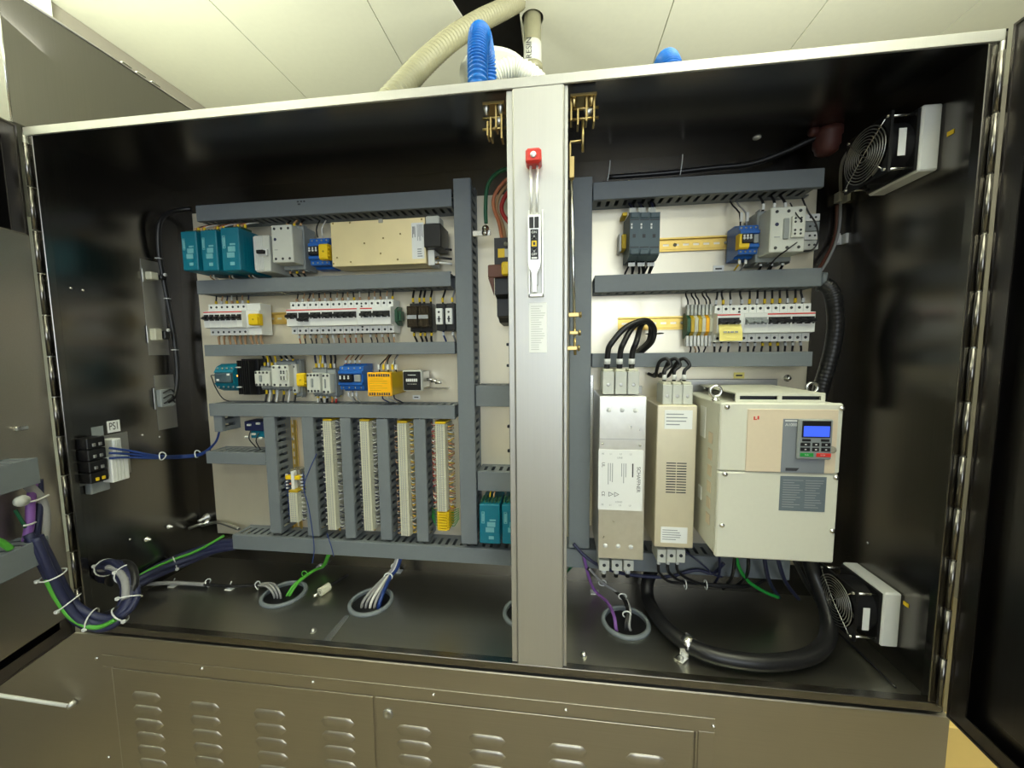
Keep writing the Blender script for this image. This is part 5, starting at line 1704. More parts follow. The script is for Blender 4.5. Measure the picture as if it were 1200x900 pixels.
fan('upper cabinet fan with wire guard on the right wall', at(1103, 160, x=W)[2], .153, True)
fan('lower cabinet fan with wire guard on the right wall', at(1054, 727, x=W)[2], .153, False)

# ================================================================== FLOOR GROMMETS
for k, g in enumerate(GR):
    th = thing('cable_grommet', ('grey round floor grommet at the far left', 'grey round floor grommet with the grey cable bundle', 'grey round floor grommet half hidden behind the post', 'grey round floor grommet with the purple wire')[k], 'grommet', (g[0], g[1], 0))
    MB().lathe((g[0], g[1], 0), 'z', [(.050, -.03), (.050, .002), (.049, .004), (.050, .0075), (.055, .0085), (.059, .006), (.060, .0006), (.0518, .0006), (.0518, -.03), (.050, -.03)], 36).build('collar', 'duct_grey', th)
    MB().lathe((g[0], g[1], -.0302), '-z', [(.0515, 0), (.0515, .002), (0, .002)], 32).build('cup_bottom', 'midgrey_plastic', th)
    MB().box(g[0] - .0495, g[0] + .0495, g[1] - .004, g[1] + .004, -.014, -.007, .001).build('cross_bar', 'duct_grey', th)
    MB().box(g[0] - .035, g[0] + .03, g[1] - .03, g[1] - .008, -.0299, -.027, .001).build('dark_slot', 'black_rubber', th)
    MB().box(g[0] - .03, g[0] + .035, g[1] + .010, g[1] + .034, -.0299, -.027, .001).build('dark_slot', 'black_rubber', th)


def tie_mount(label, px, py, tail=True, z=.0, sz=.011):
    c = at(px, py, z=z)
    th = thing('tie_mount', label, 'cable tie', (c[0], c[1], z))
    MB().box(c[0] - sz, c[0] + sz, c[1] - sz * .9, c[1] + sz * .9, z + .0003, z + .003, .001).build('pad', 'white_plastic', th)
    MB().box(c[0] - sz * .4, c[0] + sz * .4, c[1] - sz * .4, c[1] + sz * .4, z + .0031, z + .007, .001).build('saddle', 'white_plastic', th)
    if tail:
        MB().tube([(c[0], c[1], z + .007), (c[0] + .002, c[1] - .001, z + .014), (c[0] + .004, c[1] + .002, z + .022)], .0013, 6, 3).build('tie_tail', 'white_plastic', th)
    return th


tie_mount('white tie mount on the floor under the green wire at far left', 200.5, 661.5)
tie_mount('white tie mount on the floor left of the first grommet', 203.5, 686.5)
tie_mount('white tie mount on the floor close to the first grommet', 270, 690)
tie_mount('white tie mount under the green wires right of the first grommet', 377, 663.5, False, sz=.013)
tie_mount('white tie mount beside the grey bundle', 467, 670, False)
tie_mount('white square tie mount under the purple wire', 697, 694.5, False, sz=.012)
# small lamp-like connector on the left floor
a, b = at(372, 696, z=.012), at(384, 688, z=.012)
th = thing('cable_connector', 'small beige connector lying on the floor right of the first grommet', 'connector', (a[0], a[1], 0))
d_ = (b - a) / np.linalg.norm(b - a)
MB().tube([a - d_ * .012, a + d_ * .008], .0045, 8, 1).build('pin', 'bright_steel', th)
MB().tube([a + d_ * .0083, b + d_ * .004], .0115, 8, 1, smooth=False).build('shell', 'ivory_plastic', th)
MB().tube([b + d_ * .0043, b + d_ * .03 + np.array([0, 0, -.002]), b + d_ * .07 + np.array([0, 0, -.004])], .005, 8, 3).build('lead', 'black_rubber', th)

# purple and black wires into the right grommet
g = GR[3]
cable('purple wire running down into the right grommet', [A(684, 652, y=.225), A(690, 676, y=.235), A(697, 692, z=.012), A(711, 705, z=.016), A(719, 720, z=.02), A(722, 737, z=.004), (g[0] - .018, g[1] - .006, -.026)], .0042, 'purple_wire', name='data_cable')
for k in range(3):
    cable(('left', 'middle', 'right')[k] + ' strand of the black tied bundle entering the right grommet', [A(688 + k, 666, y=.225), A(703 + k, 680 + k, y=.235), A(718 + 2 * k, 691 + k, z=.03), A(730 + 2 * k, 702, z=.03), A(735 + 1.6 * k, 716, z=.025), A(732.5 + 2.5 * k, 735, z=.004), (g[0] + .008 + .006 * k, g[1] - .012, -.026)], .0034, ('black_rubber', 'black_rubber', 'grey_wire')[k] if k != 1 else 'black_rubber', name='control_cable')
for k, (px, py, z_) in enumerate(((706, 683, .05), (729.5, 699, .032), (734.5, 720, .022))):
    c = A(px, py, z=z_)
    tag(MB().tube([(c[0] + .010 * math.cos(j * math.pi / 6), c[1], c[2] + .008 * math.sin(j * math.pi / 6)) for j in range(12)], .0017, 6, 1, closed=True).build('cable_tie', 'white_plastic', loc=tuple(c)), ('upper', 'middle', 'lowest')[k] + ' white tie on the black bundle above the right grommet', 'cable tie')
cable('dark green wire behind the low right trunking', [A(662, 672, z=.02), A(668, 666, y=.27), A(676, 655, y=.29)], .0035, 'green_wire', name='earth_wire')
# grey bundle into the second grommet
g = GR[1]
for k in range(5):
    dx_ = (k - 2)
    mtl = ('grey_wire', 'grey_wire', 'white_wire', 'grey_wire', 'blue_wire')[k]
    cable(('leftmost', 'second', 'third', 'fourth', 'blue rightmost')[k] + ' cable of the grey bundle entering the second grommet',
          [A(467 + dx_ * 1.2, 654, y=.24), A(462.5 + dx_ * 1.4, 666, y=.245), A(455 + dx_ * 1.6, 675, z=.035), A(444 + dx_ * 3.4, 690, z=.03), A(435 + dx_ * 5.0, 706, z=.012), (g[0] + dx_ * .011, g[1] - .01, -.026)],   .0036 if k < 4 else .0055, mtl, name='control_cable')
for k, (px, py, z_) in enumerate(((463.5, 664, .06), (455.5, 675, .037))):
    c = A(px, py, z=z_)
    tag(MB().tube([(c[0] + .012 * math.cos(j * math.pi / 6), c[1] - .002, c[2] + .010 * math.sin(j * math.pi / 6)) for j in range(12)], .002, 6, 1, closed=True).build('cable_tie', 'white_plastic', loc=tuple(c)), ('upper', 'lower')[k] + ' white tie around the grey bundle', 'cable tie')
# green wires into the first grommet
g = GR[0]
for k in range(2):
    cable(('left', 'right')[k] + ' green wire running from the bottom trunking into the first grommet', [A(384 + 2 * k, 650, y=.25), A(378 + 2 * k, 663, z=.02), A(366 + 1.5 * k, 669, z=.022), A(352 + 2 * k, 679, z=.02), A(341 + 3 * k, 690, z=.012), (g[0] - .004 + .01 * k, g[1] - .004, -.026)], .0034, 'limegreen_wire', name='earth_wire')
c = A(357, 672.5, z=.024)
tag(MB().tube([(c[0] + .009 * math.cos(j * math.pi / 6), c[1], c[2] + .009 * math.sin(j * math.pi / 6)) for j in range(12)], .0016, 6, 1, closed=True).build('cable_tie', 'limegreen_wire', loc=tuple(c)), 'green tie around the two green wires', 'cable tie')
# dark cables along the left floor, ending in grey leads that dip into the first grommet
pts = [A(158, 684, z=.018), A(180, 684, z=.016), A(204, 683, z=.014), A(240, 685, z=.012), A(270, 687, z=.012), A(300, 686, z=.012), A(314, 688, z=.016)]
cable('grey cable lying along the left floor toward the first grommet', pts[:4], .0055, 'grey_wire', name='floor_cable')
cable('thin dark cable lying along the left floor', pts[2:], .0042, 'black_rubber', name='floor_cable')
for k in range(3):
    cable(('first', 'second', 'third')[k] + ' grey lead arching into the far left grommet', [A(302 + 2 * k, 686 - k, z=.012), A(312 + 4 * k, 687 - 1.5 * k, z=.024), A(320 + 4 * k, 695, z=.014), (g[0] - .025 + .008 * k, g[1] - .004, -.026)], .003, 'grey_wire', name='floor_cable')
for k, (px, py) in enumerate(((244, 683), (302, 686))):
    c = A(px, py, z=.014)
    tag(MB().tube([(c[0] + .003 * math.sin(j), c[1] + .007 * math.cos(j * math.pi / 6), c[2] + .012 * math.sin(j * math.pi / 6)) for j in range(12)], .0015, 6, 1, closed=True).build('cable_tie', 'white_plastic', loc=tuple(c)), ('white tie midway along the thin dark floor cable', 'white tie on the dark floor cable at the first grommet')[k], 'cable tie')

# ================================================================== LEFT BUNDLE TO THE DOOR
main = [A(276, 636, y=.27), A(258, 640, y=.26), A(235, 648, y=.25), A(205, 660, y=.215), A(180, 672, y=.16), A(155, 686, y=.115), A(132, 692, y=.09), A(119, 680, y=.06), A(124, 665, y=.04), A(140, 664, y=.02), A(152, 678, y=.0), A(153, 700, y=-.02), A(141, 720, y=-.04), A(118, 729, y=-.055), A(92, 719, y=-.07), A(74, 697, y=-.08), A(62, 674, y=-.09), A(50, 650, y=-.10), A(40, 630, y=-.105)]
bun = thing('wire_bundle', 'thick dark navy wire bundle looping from the left floor to the door', 'wire bundle', main[0])
rr = random.Random(3)
offs = [(0, 0, 0, .014, 'navy_wire'), (.009, 0, .006, .008, 'navy_wire'), (-.007, .004, .008, .008, 'black_rubber'), (.004, -.006, -.008, .008, 'navy_wire'), (-.008, -.004, -.006, .007, 'navy_wire')]
offs = [(1.35 * a_, 1.35 * b_, 1.35 * c_, d_, e_) for a_, b_, c_, d_, e_ in offs]
for (ox, oy, oz, r_, mt) in offs:
    P = []
    for i, p in enumerate(main):
        a = i * .5
        P.append(p + np.array([ox * math.cos(a) - oz * math.sin(a), oy, oz * math.cos(a) + ox * math.sin(a)]))
    MB().tube(P, r_, 10, 5).build('strand', mt, bun)
P = [p + np.array([.004, -.013, .004]) for p in main[8:12]]
cable('grey flat cable on the loop of the dark navy bundle', P, .0075, 'grey_wire', name='flat_cable')
P = [p + np.array([.006, -.014, -.002]) for p in main[12:17]]
cable('bright green earth wire along the outside of the navy bundle', P, .0048, 'limegreen_wire', name='earth_wire')
P = [main[3] + np.array([0, -.008, .014]), main[4] + np.array([0, -.006, .016]), main[5] + np.array([0, -.004, .016]), main[6] + np.array([0, -.004, .014])]
P = [A(262, 628, y=.26), A(232, 645, y=.24)] + P
cable('green wire along the dark bundle on the left floor', P, .004, 'limegreen_wire', name='earth_wire')
for k, i in enumerate((3, 8, 9.6, 11, 12, 13.4, 14.6, 16)):
    i0 = int(i)
    f = i - i0
    p = main[i0] * (1 - f) + main[min(i0 + 1, len(main) - 1)] * f
    d_ = main[min(i0 + 1, len(main) - 1)] - main[i0 - 1]
    d_ /= np.linalg.norm(d_)
    u = np.cross(d_, [0, 0, 1.0]) if abs(d_[2]) < .9 else np.cross(d_, [1.0, 0, 0])
    u /= np.linalg.norm(u)
    v = np.cross(d_, u)
    th = thing('cable_tie', ORD[k] + ' white tie along the navy bundle, counted from the cabinet floor', 'cable tie', p)
    MB().tube([p + .0205 * (math.cos(j * math.pi / 8) * u + math.sin(j * math.pi / 8) * v) for j in range(16)], .0016, 6, 1, closed=True).build('band', 'white_plastic', th)
    hd = p + .0225 * (math.cos(-.6) * u + math.sin(-.6) * v) if u[1] < 0 else p - .0225 * (math.cos(-.6) * u + math.sin(-.6) * v)
    MB().box(hd[0] - .0035, hd[0] + .0035, hd[1] - .0035, hd[1] + .0035, hd[2] - .0035, hd[2] + .0035, .001).build('head', 'white_plastic', th)
# bare metal earth lug on the left back corner
c = at(243, 606, y=YB)
th = thing('earth_stud', 'steel earth stud with lug in the lower left back corner', 'stud', (c[0], YB, c[2]))
MB().lathe((c[0], YB - .0003, c[2]), '-y', [(.013, 0), (.013, .004), (.009, .004), (.009, .012), (.005, .012), (.005, .03), (0, .031)], 14).build('stud', 'dull_steel', th)
MB().tube([(c[0], YB - .02, c[2] - .018), A(236, 614, y=.29), A(222, 619, y=.285)], .005, 8, 4).build('strap', 'dull_steel', th)
MB().tube([(c[0], YB - .02, c[2] - .018), A(255, 612, y=.29), A(272, 617, y=.28), A(280, 620, y=.275)], .005, 8, 4).build('strap', 'dull_steel', th)
for (px, py, lab) in ((172, 632, 'small bright bolt on the left wall near the floor'), (198, 617, 'small bright bolt on the left wall beside the earth stud')):
    c = at(px, py, x=0)
    tag(MB().lathe((.0004, c[1], c[2]), 'x', [(.008, 0), (.008, .002), (.0055, .002), (.0055, .007), (.003, .007), (.003, .013), (0, .0135)], 10).build('wall_bolt', 'bright_steel', loc=(0, c[1], c[2])), lab, 'bolt')

# ================================================================== LEFT WALL FITTINGS
# long black cable with three bracketed connectors
pts = [A(224, 245, y=.315), A(212, 246, y=.30), A(196, 249, x := None, z=None) if False else A(197, 250, y=.275)]
wx = .02
def onwall(px, py, x=.018):
    return at(px, py, x=x)
pts += [onwall(187, 262, .03), onwall(186, 290, .024), onwall(190, 318), onwall(197, 355), onwall(203, 388), onwall(207, 420), onwall(208, 445), onwall(204, 464), onwall(196, 471)]
th = cable('black cable running down the left wall past three brackets', pts, .0062, 'black_rubber', name='wall_cable')
for k, (px, py) in enumerate(((186, 303), (196, 350), (205, 410))):
    c = onwall(px, py)
    MB().tube([(c[0] + .008 * math.cos(j * math.pi / 5), c[1] + .008 * math.sin(j * math.pi / 5), c[2]) for j in range(10)], .0014, 6, 1, closed=True).build('tie', 'white_plastic', th)
for k, (p0, p1) in enumerate((((172, 317), (190, 331)), ((177, 384), (194, 400)), ((185, 457), (203, 475)))):
    a, b = at(*p0, x=.012), at(*p1, x=.012)
    th = thing('wall_connector', ('top', 'middle', 'bottom')[k] + ' of three small connectors on brackets down the left wall', 'connector', (0, (a[1] + b[1]) / 2, b[2]))
    MB().box(.0018, .004, a[1] - .006, b[1] + .01, b[2] - .006, a[2] + .006, .0008).build('bracket', 'dull_steel', th)
    if k < 2:
        MB().box(.0042, .024, a[1], a[1] + .55 * (b[1] - a[1]), b[2] + .002, a[2] - .002, .002).build('body', 'ivory_plastic', th)
        MB().box(.0042, .03, a[1] + .56 * (b[1] - a[1]), b[1], b[2] + .006, a[2] - .008, .002).build('plug', 'black_plastic', th)
        MB().lathe((.03, b[1] - .006, a[2] - .006), 'x', [(.005, 0), (.005, .003), (0, .004)], 10).build('knob', 'white_plastic', th)
    else:
        MB().box(.0042, .02, a[1], b[1], b[2], a[2], .002).build('body', 'midgrey_plastic', th)
        for j in range(3):
            zz = b[2] + (a[2] - b[2]) * (.2 + .3 * j)
            MB().tube([(.021, a[1] + .006, zz), (.03, (a[1] + b[1]) / 2, zz + .01), (.024, b[1] - .004, zz)], .0022, 6, 4).build('wire', 'black_rubber', th)
# PS1 terminal assembly on the left wall
a, b = at(101, 514, x=.045), at(128, 562, x=.045)
th = thing('terminal_assembly', 'black and white relay assembly under the PS1 tag on the left wall', 'relay', (0, (a[1] + b[1]) / 2, b[2]))
MB().box(.0005, .006, a[1] - .004, at(153, 540, x=.006)[1], b[2] - .008, at(115, 512, x=.006)[2], .001).build('backplate', 'dull_steel', th)
h = a[2] - b[2]
for j in range(4):
    z_ = b[2] + h * j / 4
    o = MB().box(.0062, .045, a[1], b[1], z_ + .001, z_ + h / 4 - .0015, .0015).build('terminal_tier', 'black_plastic', th)
    for q in (.25, .6):
        MB().box(.0448, .048, a[1] + (b[1] - a[1]) * q, a[1] + (b[1] - a[1]) * (q + .18), z_ + .006, z_ + .014, .0008).build('terminal', 'dull_steel' if j else 'yellow_plastic', o)
for (p0, p1, x_) in (((132, 515), (145, 543), .04), ((130, 538), (153, 560), .05)):
    c, d = at(*p0, x=x_), at(*p1, x=x_)
    o = MB().box(.0062, x_, max(c[1], b[1] + .001), d[1], d[2], c[2], .002).build('module', 'white_plastic', th)
    for j in range(3):
        yy = max(c[1], b[1]) + (d[1] - c[1]) * (.25 + .2 * j)
        MB().box(x_ - .0002, x_ + .0008, yy, yy + .0015, d[2] + .004, c[2] - .004).build('groove', 'lightgrey_plastic', o)
a, b = at(125.5, 494, x=.002), at(141.5, 505, x=.002)
th = thing('name_tag', 'white PS1 name tag on the left wall', 'sign', (0, (a[1] + b[1]) / 2, b[2]))
MB().box(.0004, .0016, a[1], b[1], b[2], a[2]).build('tag_plate', 'label_white', th)
text('PS1', (a[2] - b[2]) * .92, (.0017, (a[1] + b[1]) / 2, (a[2] + b[2]) / 2), (0, 1, 0), (0, 0, 1), 'black_plastic', th, squeeze=.55)
a, b = at(107, 501, x=.002), at(122, 510, x=.002)
tag(MB().box(.0004, .0014, a[1], b[1], b[2], a[2]).build('blank_tag', 'midgrey_plastic', loc=(0, a[1], a[2])), 'blank grey tag left of the PS1 tag', 'tag')
a, b = at(106, 566, x=.02), at(130, 573, x=.02)
tag(MB().box(.0005, .02, a[1], b[1], b[2], a[2], .002).build('wall_bracket', 'midgrey_plastic', loc=(0, a[1], b[2])), 'small grey bracket under the black and white relay assembly', 'bracket')
# blue wires from the assembly to the short trunking
for k in range(3):
    cable(('upper', 'middle', 'lower')[k] + ' blue wire sweeping from the PS1 relays to the plate', [at(128, 525 + 6 * k, x=.05), at(150, 528 + 4 * k, x=.06), at(185, 534 + 1.5 * k, x=.075), A(212, 534 + 1.2 * k, y=.26), A(236, 531 + k, y=.275), A(252, 519, y=.27), A(257, 506, y=.27)], .003, 'blue_wire', name='control_wire')
for k, (px, py) in enumerate(((190, 534.5), (231, 532))):
    c = at(px, py, x=.078) if k == 0 else A(px, py, y=.272)
    tag(MB().tube([(c[0] + .002 * math.cos(j), c[1] + .009 * math.cos(j * math.pi / 6), c[2] + .011 * math.sin(j * math.pi / 6)) for j in range(12)], .0016, 6, 1, closed=True).build('cable_tie', 'white_plastic', loc=tuple(c)), ('left', 'right')[k] + ' white tie on the sweeping blue wires', 'cable tie')

# ================================================================== CENTRE POST FITTINGS
YF = -.003
a0, b1 = pxz(619, 248, YF)
a1, b0 = pxz(637.5, 348, YF)
dh = thing('disconnect_operator', 'silver disconnect handle with red knob on the centre post', 'handle', ((a0 + a1) / 2, YF, b0))
m = MB()
m.box(a0, a0 + .004, YF - .008, YF - .0003, b0, b1, .001).box(a1 - .004, a1, YF - .008, YF - .0003, b0, b1, .001).box(a0, a1, YF - .008, YF - .0003, b0, b0 + .006, .001)
m.build('escutcheon', 'silver', dh)
ya = YF - .028
h0, hz1 = pxz(618.5, 252, ya)
h1, hz0 = pxz(633.5, 307, ya)
xm = (h0 + h1) / 2
ww = (h1 - h0) / 2
zt2 = pxz(626, 342, ya)[1]
MB().prism([(xm - ww, hz1), (xm - ww, hz0), (xm - ww * .85, hz0 - .008), (xm - ww * .4, hz0 - .02), (xm - ww * .32, zt2), (xm + ww * .32, zt2), (xm + ww * .4, hz0 - .02), (xm + ww * .85, hz0 - .008), (xm + ww, hz0), (xm + ww, hz1)], ya, ya + .012, 1).build('lever', 'silver', dh)
MB().box(xm - .006, xm + .006, ya + .0122, YF - .0083, b0 + .02, b0 + .05, .001).build('stem', 'dull_steel', dh)
lp0, lpz1 = pxz(621.5, 269, ya)
lp1, lpz0 = pxz(631, 304, ya)
pl = MB().box(lp0, lp1, ya - .001, ya - .0002, lpz0, lpz1, .0002).build('indicator_plate', 'black_plastic', dh)
pw, ph = lp1 - lp0, lpz1 - lpz0
text('ON', pw * .42, (xm, ya - .0011, lpz1 - .1 * ph), RT, Z, 'white_plastic', pl)
text('OFF', pw * .40, (xm, ya - .0011, lpz0 + .17 * ph), RT, Z, 'white_plastic', pl)
MB().box(xm - pw * .35, xm + pw * .35, ya - .0014, ya - .0011, lpz0 + .02 * ph, lpz0 + .08 * ph).build('print', 'white_plastic', pl)
for s, q in ((1, .72), (-1, .32)):
    zz = lpz0 + q * ph
    MB().prism([(xm - pw * .38, zz - s * .05 * ph), (xm, zz + s * .03 * ph), (xm + pw * .38, zz - s * .05 * ph), (xm + pw * .15, zz - s * .01 * ph), (xm, zz + s * .09 * ph), (xm - pw * .15, zz - s * .01 * ph)], ya - .0014, ya - .0011, 1).build('arrow', 'white_plastic', pl)
sq = MB().box(xm - pw * .32, xm + pw * .32, ya - .0014, ya - .0011, lpz0 + .43 * ph, lpz0 + .62 * ph).build('yellow_square', 'yellow_plastic', pl)
MB().box(xm - pw * .12, xm + pw * .12, ya - .0017, ya - .00145, lpz0 + .48 * ph, lpz0 + .57 * ph).build('square_mark', 'ink', pl)
k0, kz1 = pxz(616, 175.5, ya)
k1, kz0 = pxz(634.5, 192, ya)
MB().box(k0, k1, ya - .008, YF - .006, kz0, kz1, .004).build('knob', 'red_plastic', dh)
MB().lathe(((k0 + k1) / 2, ya - .0081, (kz0 + kz1) / 2), '-y', [(.0055, 0), (.0055, .0012), (.004, .0022), (0, .0024)], 14).build('knob_screw', 'silver', dh)
for u in (.3, .72):
    xx = k0 + (k1 - k0) * u
    MB().tube([(xx, ya + .006, kz0 + .002), (xm + (xx - xm) * .8, ya + .006, hz1 - .006)], .0024, 8, 1).build('link_rod', 'silver', dh)
    MB().box(xm + (xx - xm) * .8 - .004, xm + (xx - xm) * .8 + .004, ya - .002, ya - .0003, hz1 - .024, hz1 - .004, .0008).build('fork', 'black_plastic', dh)
a0, b1 = pxz(620, 355, YF)
a1, b0 = pxz(641, 413, YF)
lb = thing('instruction_label', 'white printed instruction label below the handle on the post', 'label', ((a0 + a1) / 2, YF, b0))
o = MB().box(a0, a1, YF - .0010, YF - .0002, b0, b1, .0003).build('label_sheet', 'label_white', lb)
print_lines(o, a0 + .1 * (a1 - a0), a1 - .08 * (a1 - a0), b0 + .04 * (b1 - b0), b1 - .05 * (b1 - b0), YF - .0011, 20, 'ink_faint', fill=.35)
# latch gear at the head of the openings
for k, (pa, pb, lab) in enumerate((((566, 112), (592, 163), 'dark brass door latch gear hanging left of the centre post top'), ((668, 96), (699, 150), 'yellow brass door latch gear hanging right of the centre post top'))):
    y_ = .03
    x0, z1 = pxz(*pa, y_)
    x1, z0 = pxz(*pb, y_)
    z1 = min(z1, zt - .004)
    th = thing('latch_gear', lab, 'latch', ((x0 + x1) / 2, y_, z0))
    w, h = x1 - x0, z1 - z0
    MB().box(x0, x1, .022, .06, z1 - .006, z1, .001).build('top_plate', 'gold_zinc', th)
    for u, q0, q1 in (((.05, .25, .92), (.3, .1, .6), (.62, .2, .94), (.9, .15, .92)) if k else ((.2, .1, .5), (.35, .05, .62), (.6, .3, .92), (.85, .0, .9))):
        MB().box(x0 + u * w - .002, x0 + u * w + .002, .026, .05, z0 + q0 * h, z0 + q1 * h, .0006).build('side_plate', 'gold_zinc', th)
    for q in (.32, .62):
        MB().cyl((x0 - .002, .032, z0 + q * h), (x1 + .004, .032, z0 + q * h), .0028, 8).build('pivot_pin', 'gold_zinc', th)
    for u in (.15, .8):
        MB().lathe((x0 + u * w, .028, z1 - .006), '-z', [(.006, 0), (.006, .006), (.004, .009), (.004, .016), (0, .017)], 10).build('nut', 'gold_zinc' if k else 'dull_steel', th)
    MB().cyl((x0 + .55 * w, .036, z0 + .5 * h), (x0 + .85 * w, .036, z0 + .55 * h), .009, 10).build('cam', 'dull_steel', th)
# vertical latch rod right of the post
y_ = .03
P = [A(683, 150, y=y_), A(683, 166, y=y_)]
lr = thing('latch_rod', 'long thin brass latch rod right of the centre post', 'rod', at(671, 440, y=y_))
q = [A(681, 165.5, y=y_), A(668.5, 166.5, y=y_), A(668, 170, y=y_), A(668.5, 200, y=y_)]
MB().tube(q, .003, 8, 1).build('crank', 'gold_zinc', lr)
MB().tube([A(683, 140, y=y_), A(683, 178, y=y_)], .0028, 8, 1).build('pin', 'gold_zinc', lr)
MB().tube([A(669.5, 205, y=y_), A(673.5, 395, y=y_)], .0032, 10, 1).build('rod', 'bright_steel', lr)
c = A(669.5, 196, y=y_)
MB().box(c[0] - .004, c[0] + .006, y_ - .006, y_ + .006, c[2] - .022, c[2] + .018, .001).build('joint', 'gold_zinc', lr)
for (px, py, s) in ((673, 369, .006), (673, 390, .005), (671, 408, .006)):
    c = A(px, py, y=y_)
    MB().box(c[0] - s * 2, c[0] + s * 1.6, y_ - .005, y_ + .005, c[2] - s * .7, c[2] + s * .7, .001).build('guide', 'gold_zinc', lr)
    MB().lathe((c[0] + s * 1.7, y_, c[2]), 'x', [(.006, 0), (.006, .004), (0, .005)], 8).build('nut', 'gold_zinc', lr)
MB().tube([A(673.5, 396, y=y_), A(674, 416, y=y_)], .0028, 8, 1).build('rod_end', 'gold_zinc', lr)
for k, (p0, p1, lab) in enumerate((((591.5, 402), (597, 430), 'small black catch on the post edge, upper of two'), ((592, 498), (597, 530), 'small black catch on the post edge, lower of two'))):
    x0, z1 = pxz(*p0, .03)
    x1, z0 = pxz(*p1, .03)
    th = thing('door_catch', lab, 'catch', (x0, .03, z0))
    x1 = px0 - .0125
    x0 = x1 - .008
    m = MB()
    m.box(x0, x1, .028, .036, z0, z0 + .006, .001).box(x0, x1, .028, .036, z1 - .006, z1, .001).box(x1 - .003, x1, .028, .036, z0 + .006, z1 - .006)
    m.build('strap', 'black_plastic', th)

# ================================================================== MAIN DISCONNECT BEHIND THE POST
y_ = .16
x0, z1 = pxz(579, 279, y_)
x1, z0 = pxz(616, 372, y_)
th = thing('disconnect_switch', 'black main disconnect switch half hidden behind the centre post', 'switch', ((x0 + x1) / 2, YP, z0))
h, w = z1 - z0, x1 - x0
MB().prism([(YP - .0005, z0 - .01), (y_ + .07, z0 - .006), (y_ + .05, z0 + .02 * h), (y_ + .03, z0 + .04 * h), (y_ + .03, z0 + .26 * h), (y_, z0 + .3 * h), (y_, z1), (YP - .0005, z1)], x0, x1, 0).build('body', 'black_plastic', th)
MB().box(x0 + .18 * w, x1, y_ - .0008, y_ - .0001, z0 + .76 * h, z0 + .86 * h).build('plate', 'ink_faint', th)
MB().box(x0 + .12 * w, x0 + .34 * w, y_ - .0012, y_ - .0002, z0 + .755 * h, z0 + .865 * h).build('yellow_square', 'yellow_plastic', th)
MB().lathe((x0 + .38 * w, y_ - .0001, z0 + .92 * h), '-y', [(.005, 0), (.005, .003), (0, .004)], 10).build('screw', 'dull_steel', th)
MB().box(x0 - .014, x1, y_ - .012, y_ - .0005, z0 + .50 * h, z0 + .66 * h, .002).build('operating_bracket', 'brown_wire', th)
MB().prism([(x0 - .014, z0 + .50 * h), (x0 - .0005, z0 + .50 * h), (x0 - .0005, z0 + .28 * h)], y_ - .010, y_ - .004, 1).build('bracket_leg', 'brown_wire', th)
MB().box(x0 + .28 * w, x1, y_ - .028, y_ - .0125, z0 + .51 * h, z0 + .67 * h, .003).build('yellow_toggle', 'yellow_plastic', th)
MB().box(x0 + .45 * w, x0 + .85 * w, y_ + .029, y_ + .0298, z0 + .14 * h, z0 + .19 * h).build('white_tag', 'label_white', th)
# conductors above it
y_ = .2
th = cable('green earth cable bending down to its lug behind the post', [A(610, 196, y=.2), A(590, 199, y=.2), A(577, 208, y=.21), A(570.5, 222, y=.22), A(569, 245, y=.225), A(569.5, 262, y=.23)], .005, 'green_wire', name='earth_cable')
c = A(569.5, 266, y=.23)
MB().lathe((c[0], .228, c[2] - .006), '-y', [(.009, 0), (.009, .006), (.006, .006), (.006, .014), (0, .015)], 12).build('lug', 'bright_steel', th)
MB().box(c[0] - .035, c[0] + .012, .2285, .2325, c[2] - .022, c[2] - .008, .001).build('earth_bar', 'bright_steel', th)
MB().lathe((c[0] - .002, .2284, c[2] - .016), '-y', [(.008, 0), (.008, .006), (0, .007)], 10).build('lug_bolt', 'bright_steel', th)
cable('copper coloured cable curving behind the post', [A(606, 205, y=.21), A(592, 212, y=.21), A(580, 228, y=.215), A(578.5, 243, y=.215), A(585, 262, y=.21), A(588.5, 282, y=.2)], .0044, 'copper_wire', name='phase_cable')
cable('tan cable curving behind the post', [A(606, 212, y=.225), A(594, 217, y=.225), A(584, 232, y=.225), A(582.5, 246, y=.225), A(588.5, 262, y=.22), A(592, 281, y=.21)], .0044, 'tan_wire', name='phase_cable')
cable('red cable curving behind the post', [A(610, 218, y=.2), A(597, 224, y=.2), A(588.5, 238, y=.2), A(589, 250, y=.2), A(597, 262, y=.2), A(604, 276, y=.2)], .0052, 'red_wire', name='phase_cable')

# ================================================================== DOOR TRUNKING
def dbox(m, p0, p1, w0, w1, c=.0):
    (ua, za), (ub, zb_) = p0, p1
    return m.box(min(ua, ub), max(ua, ub), w0, w1, min(za, zb_), max(za, zb_), c, T=TL)


def door_duct(label, px_end, zt_, zb_, w1, open_top=False):
    """a trunking mounted on the inside of the left door; px_end: pixel of its hinge-side end"""
    u0 = pixL(px_end[0], px_end[1], w1)[0]
    c = TL(u0 + .1, w1, zb_)
    th = thing('wiring_trunking', label, 'trunking', c)
    m = MB()
    m.box(u0, u0 + .6, .0045, .0065, zb_, zt_, T=TL)
    for zz in ((zb_ + .0006, zb_ + .0024), (zt_ - .0024, zt_ - .0006)):
        k = u0
        while k < u0 + .6:
            m.box(k, min(k + .0125, u0 + .6), .0065, w1 - .004, *zz, T=TL)
            k += .0215
    m.build('slotted_channel', 'duct_grey', th)
    MB().box(u0 - .0005, u0 + .6, w1 - .003, w1, zb_ - .0005, zt_ + .0005, .001, T=TL).build('cover', 'duct_grey', th)
    return th, u0


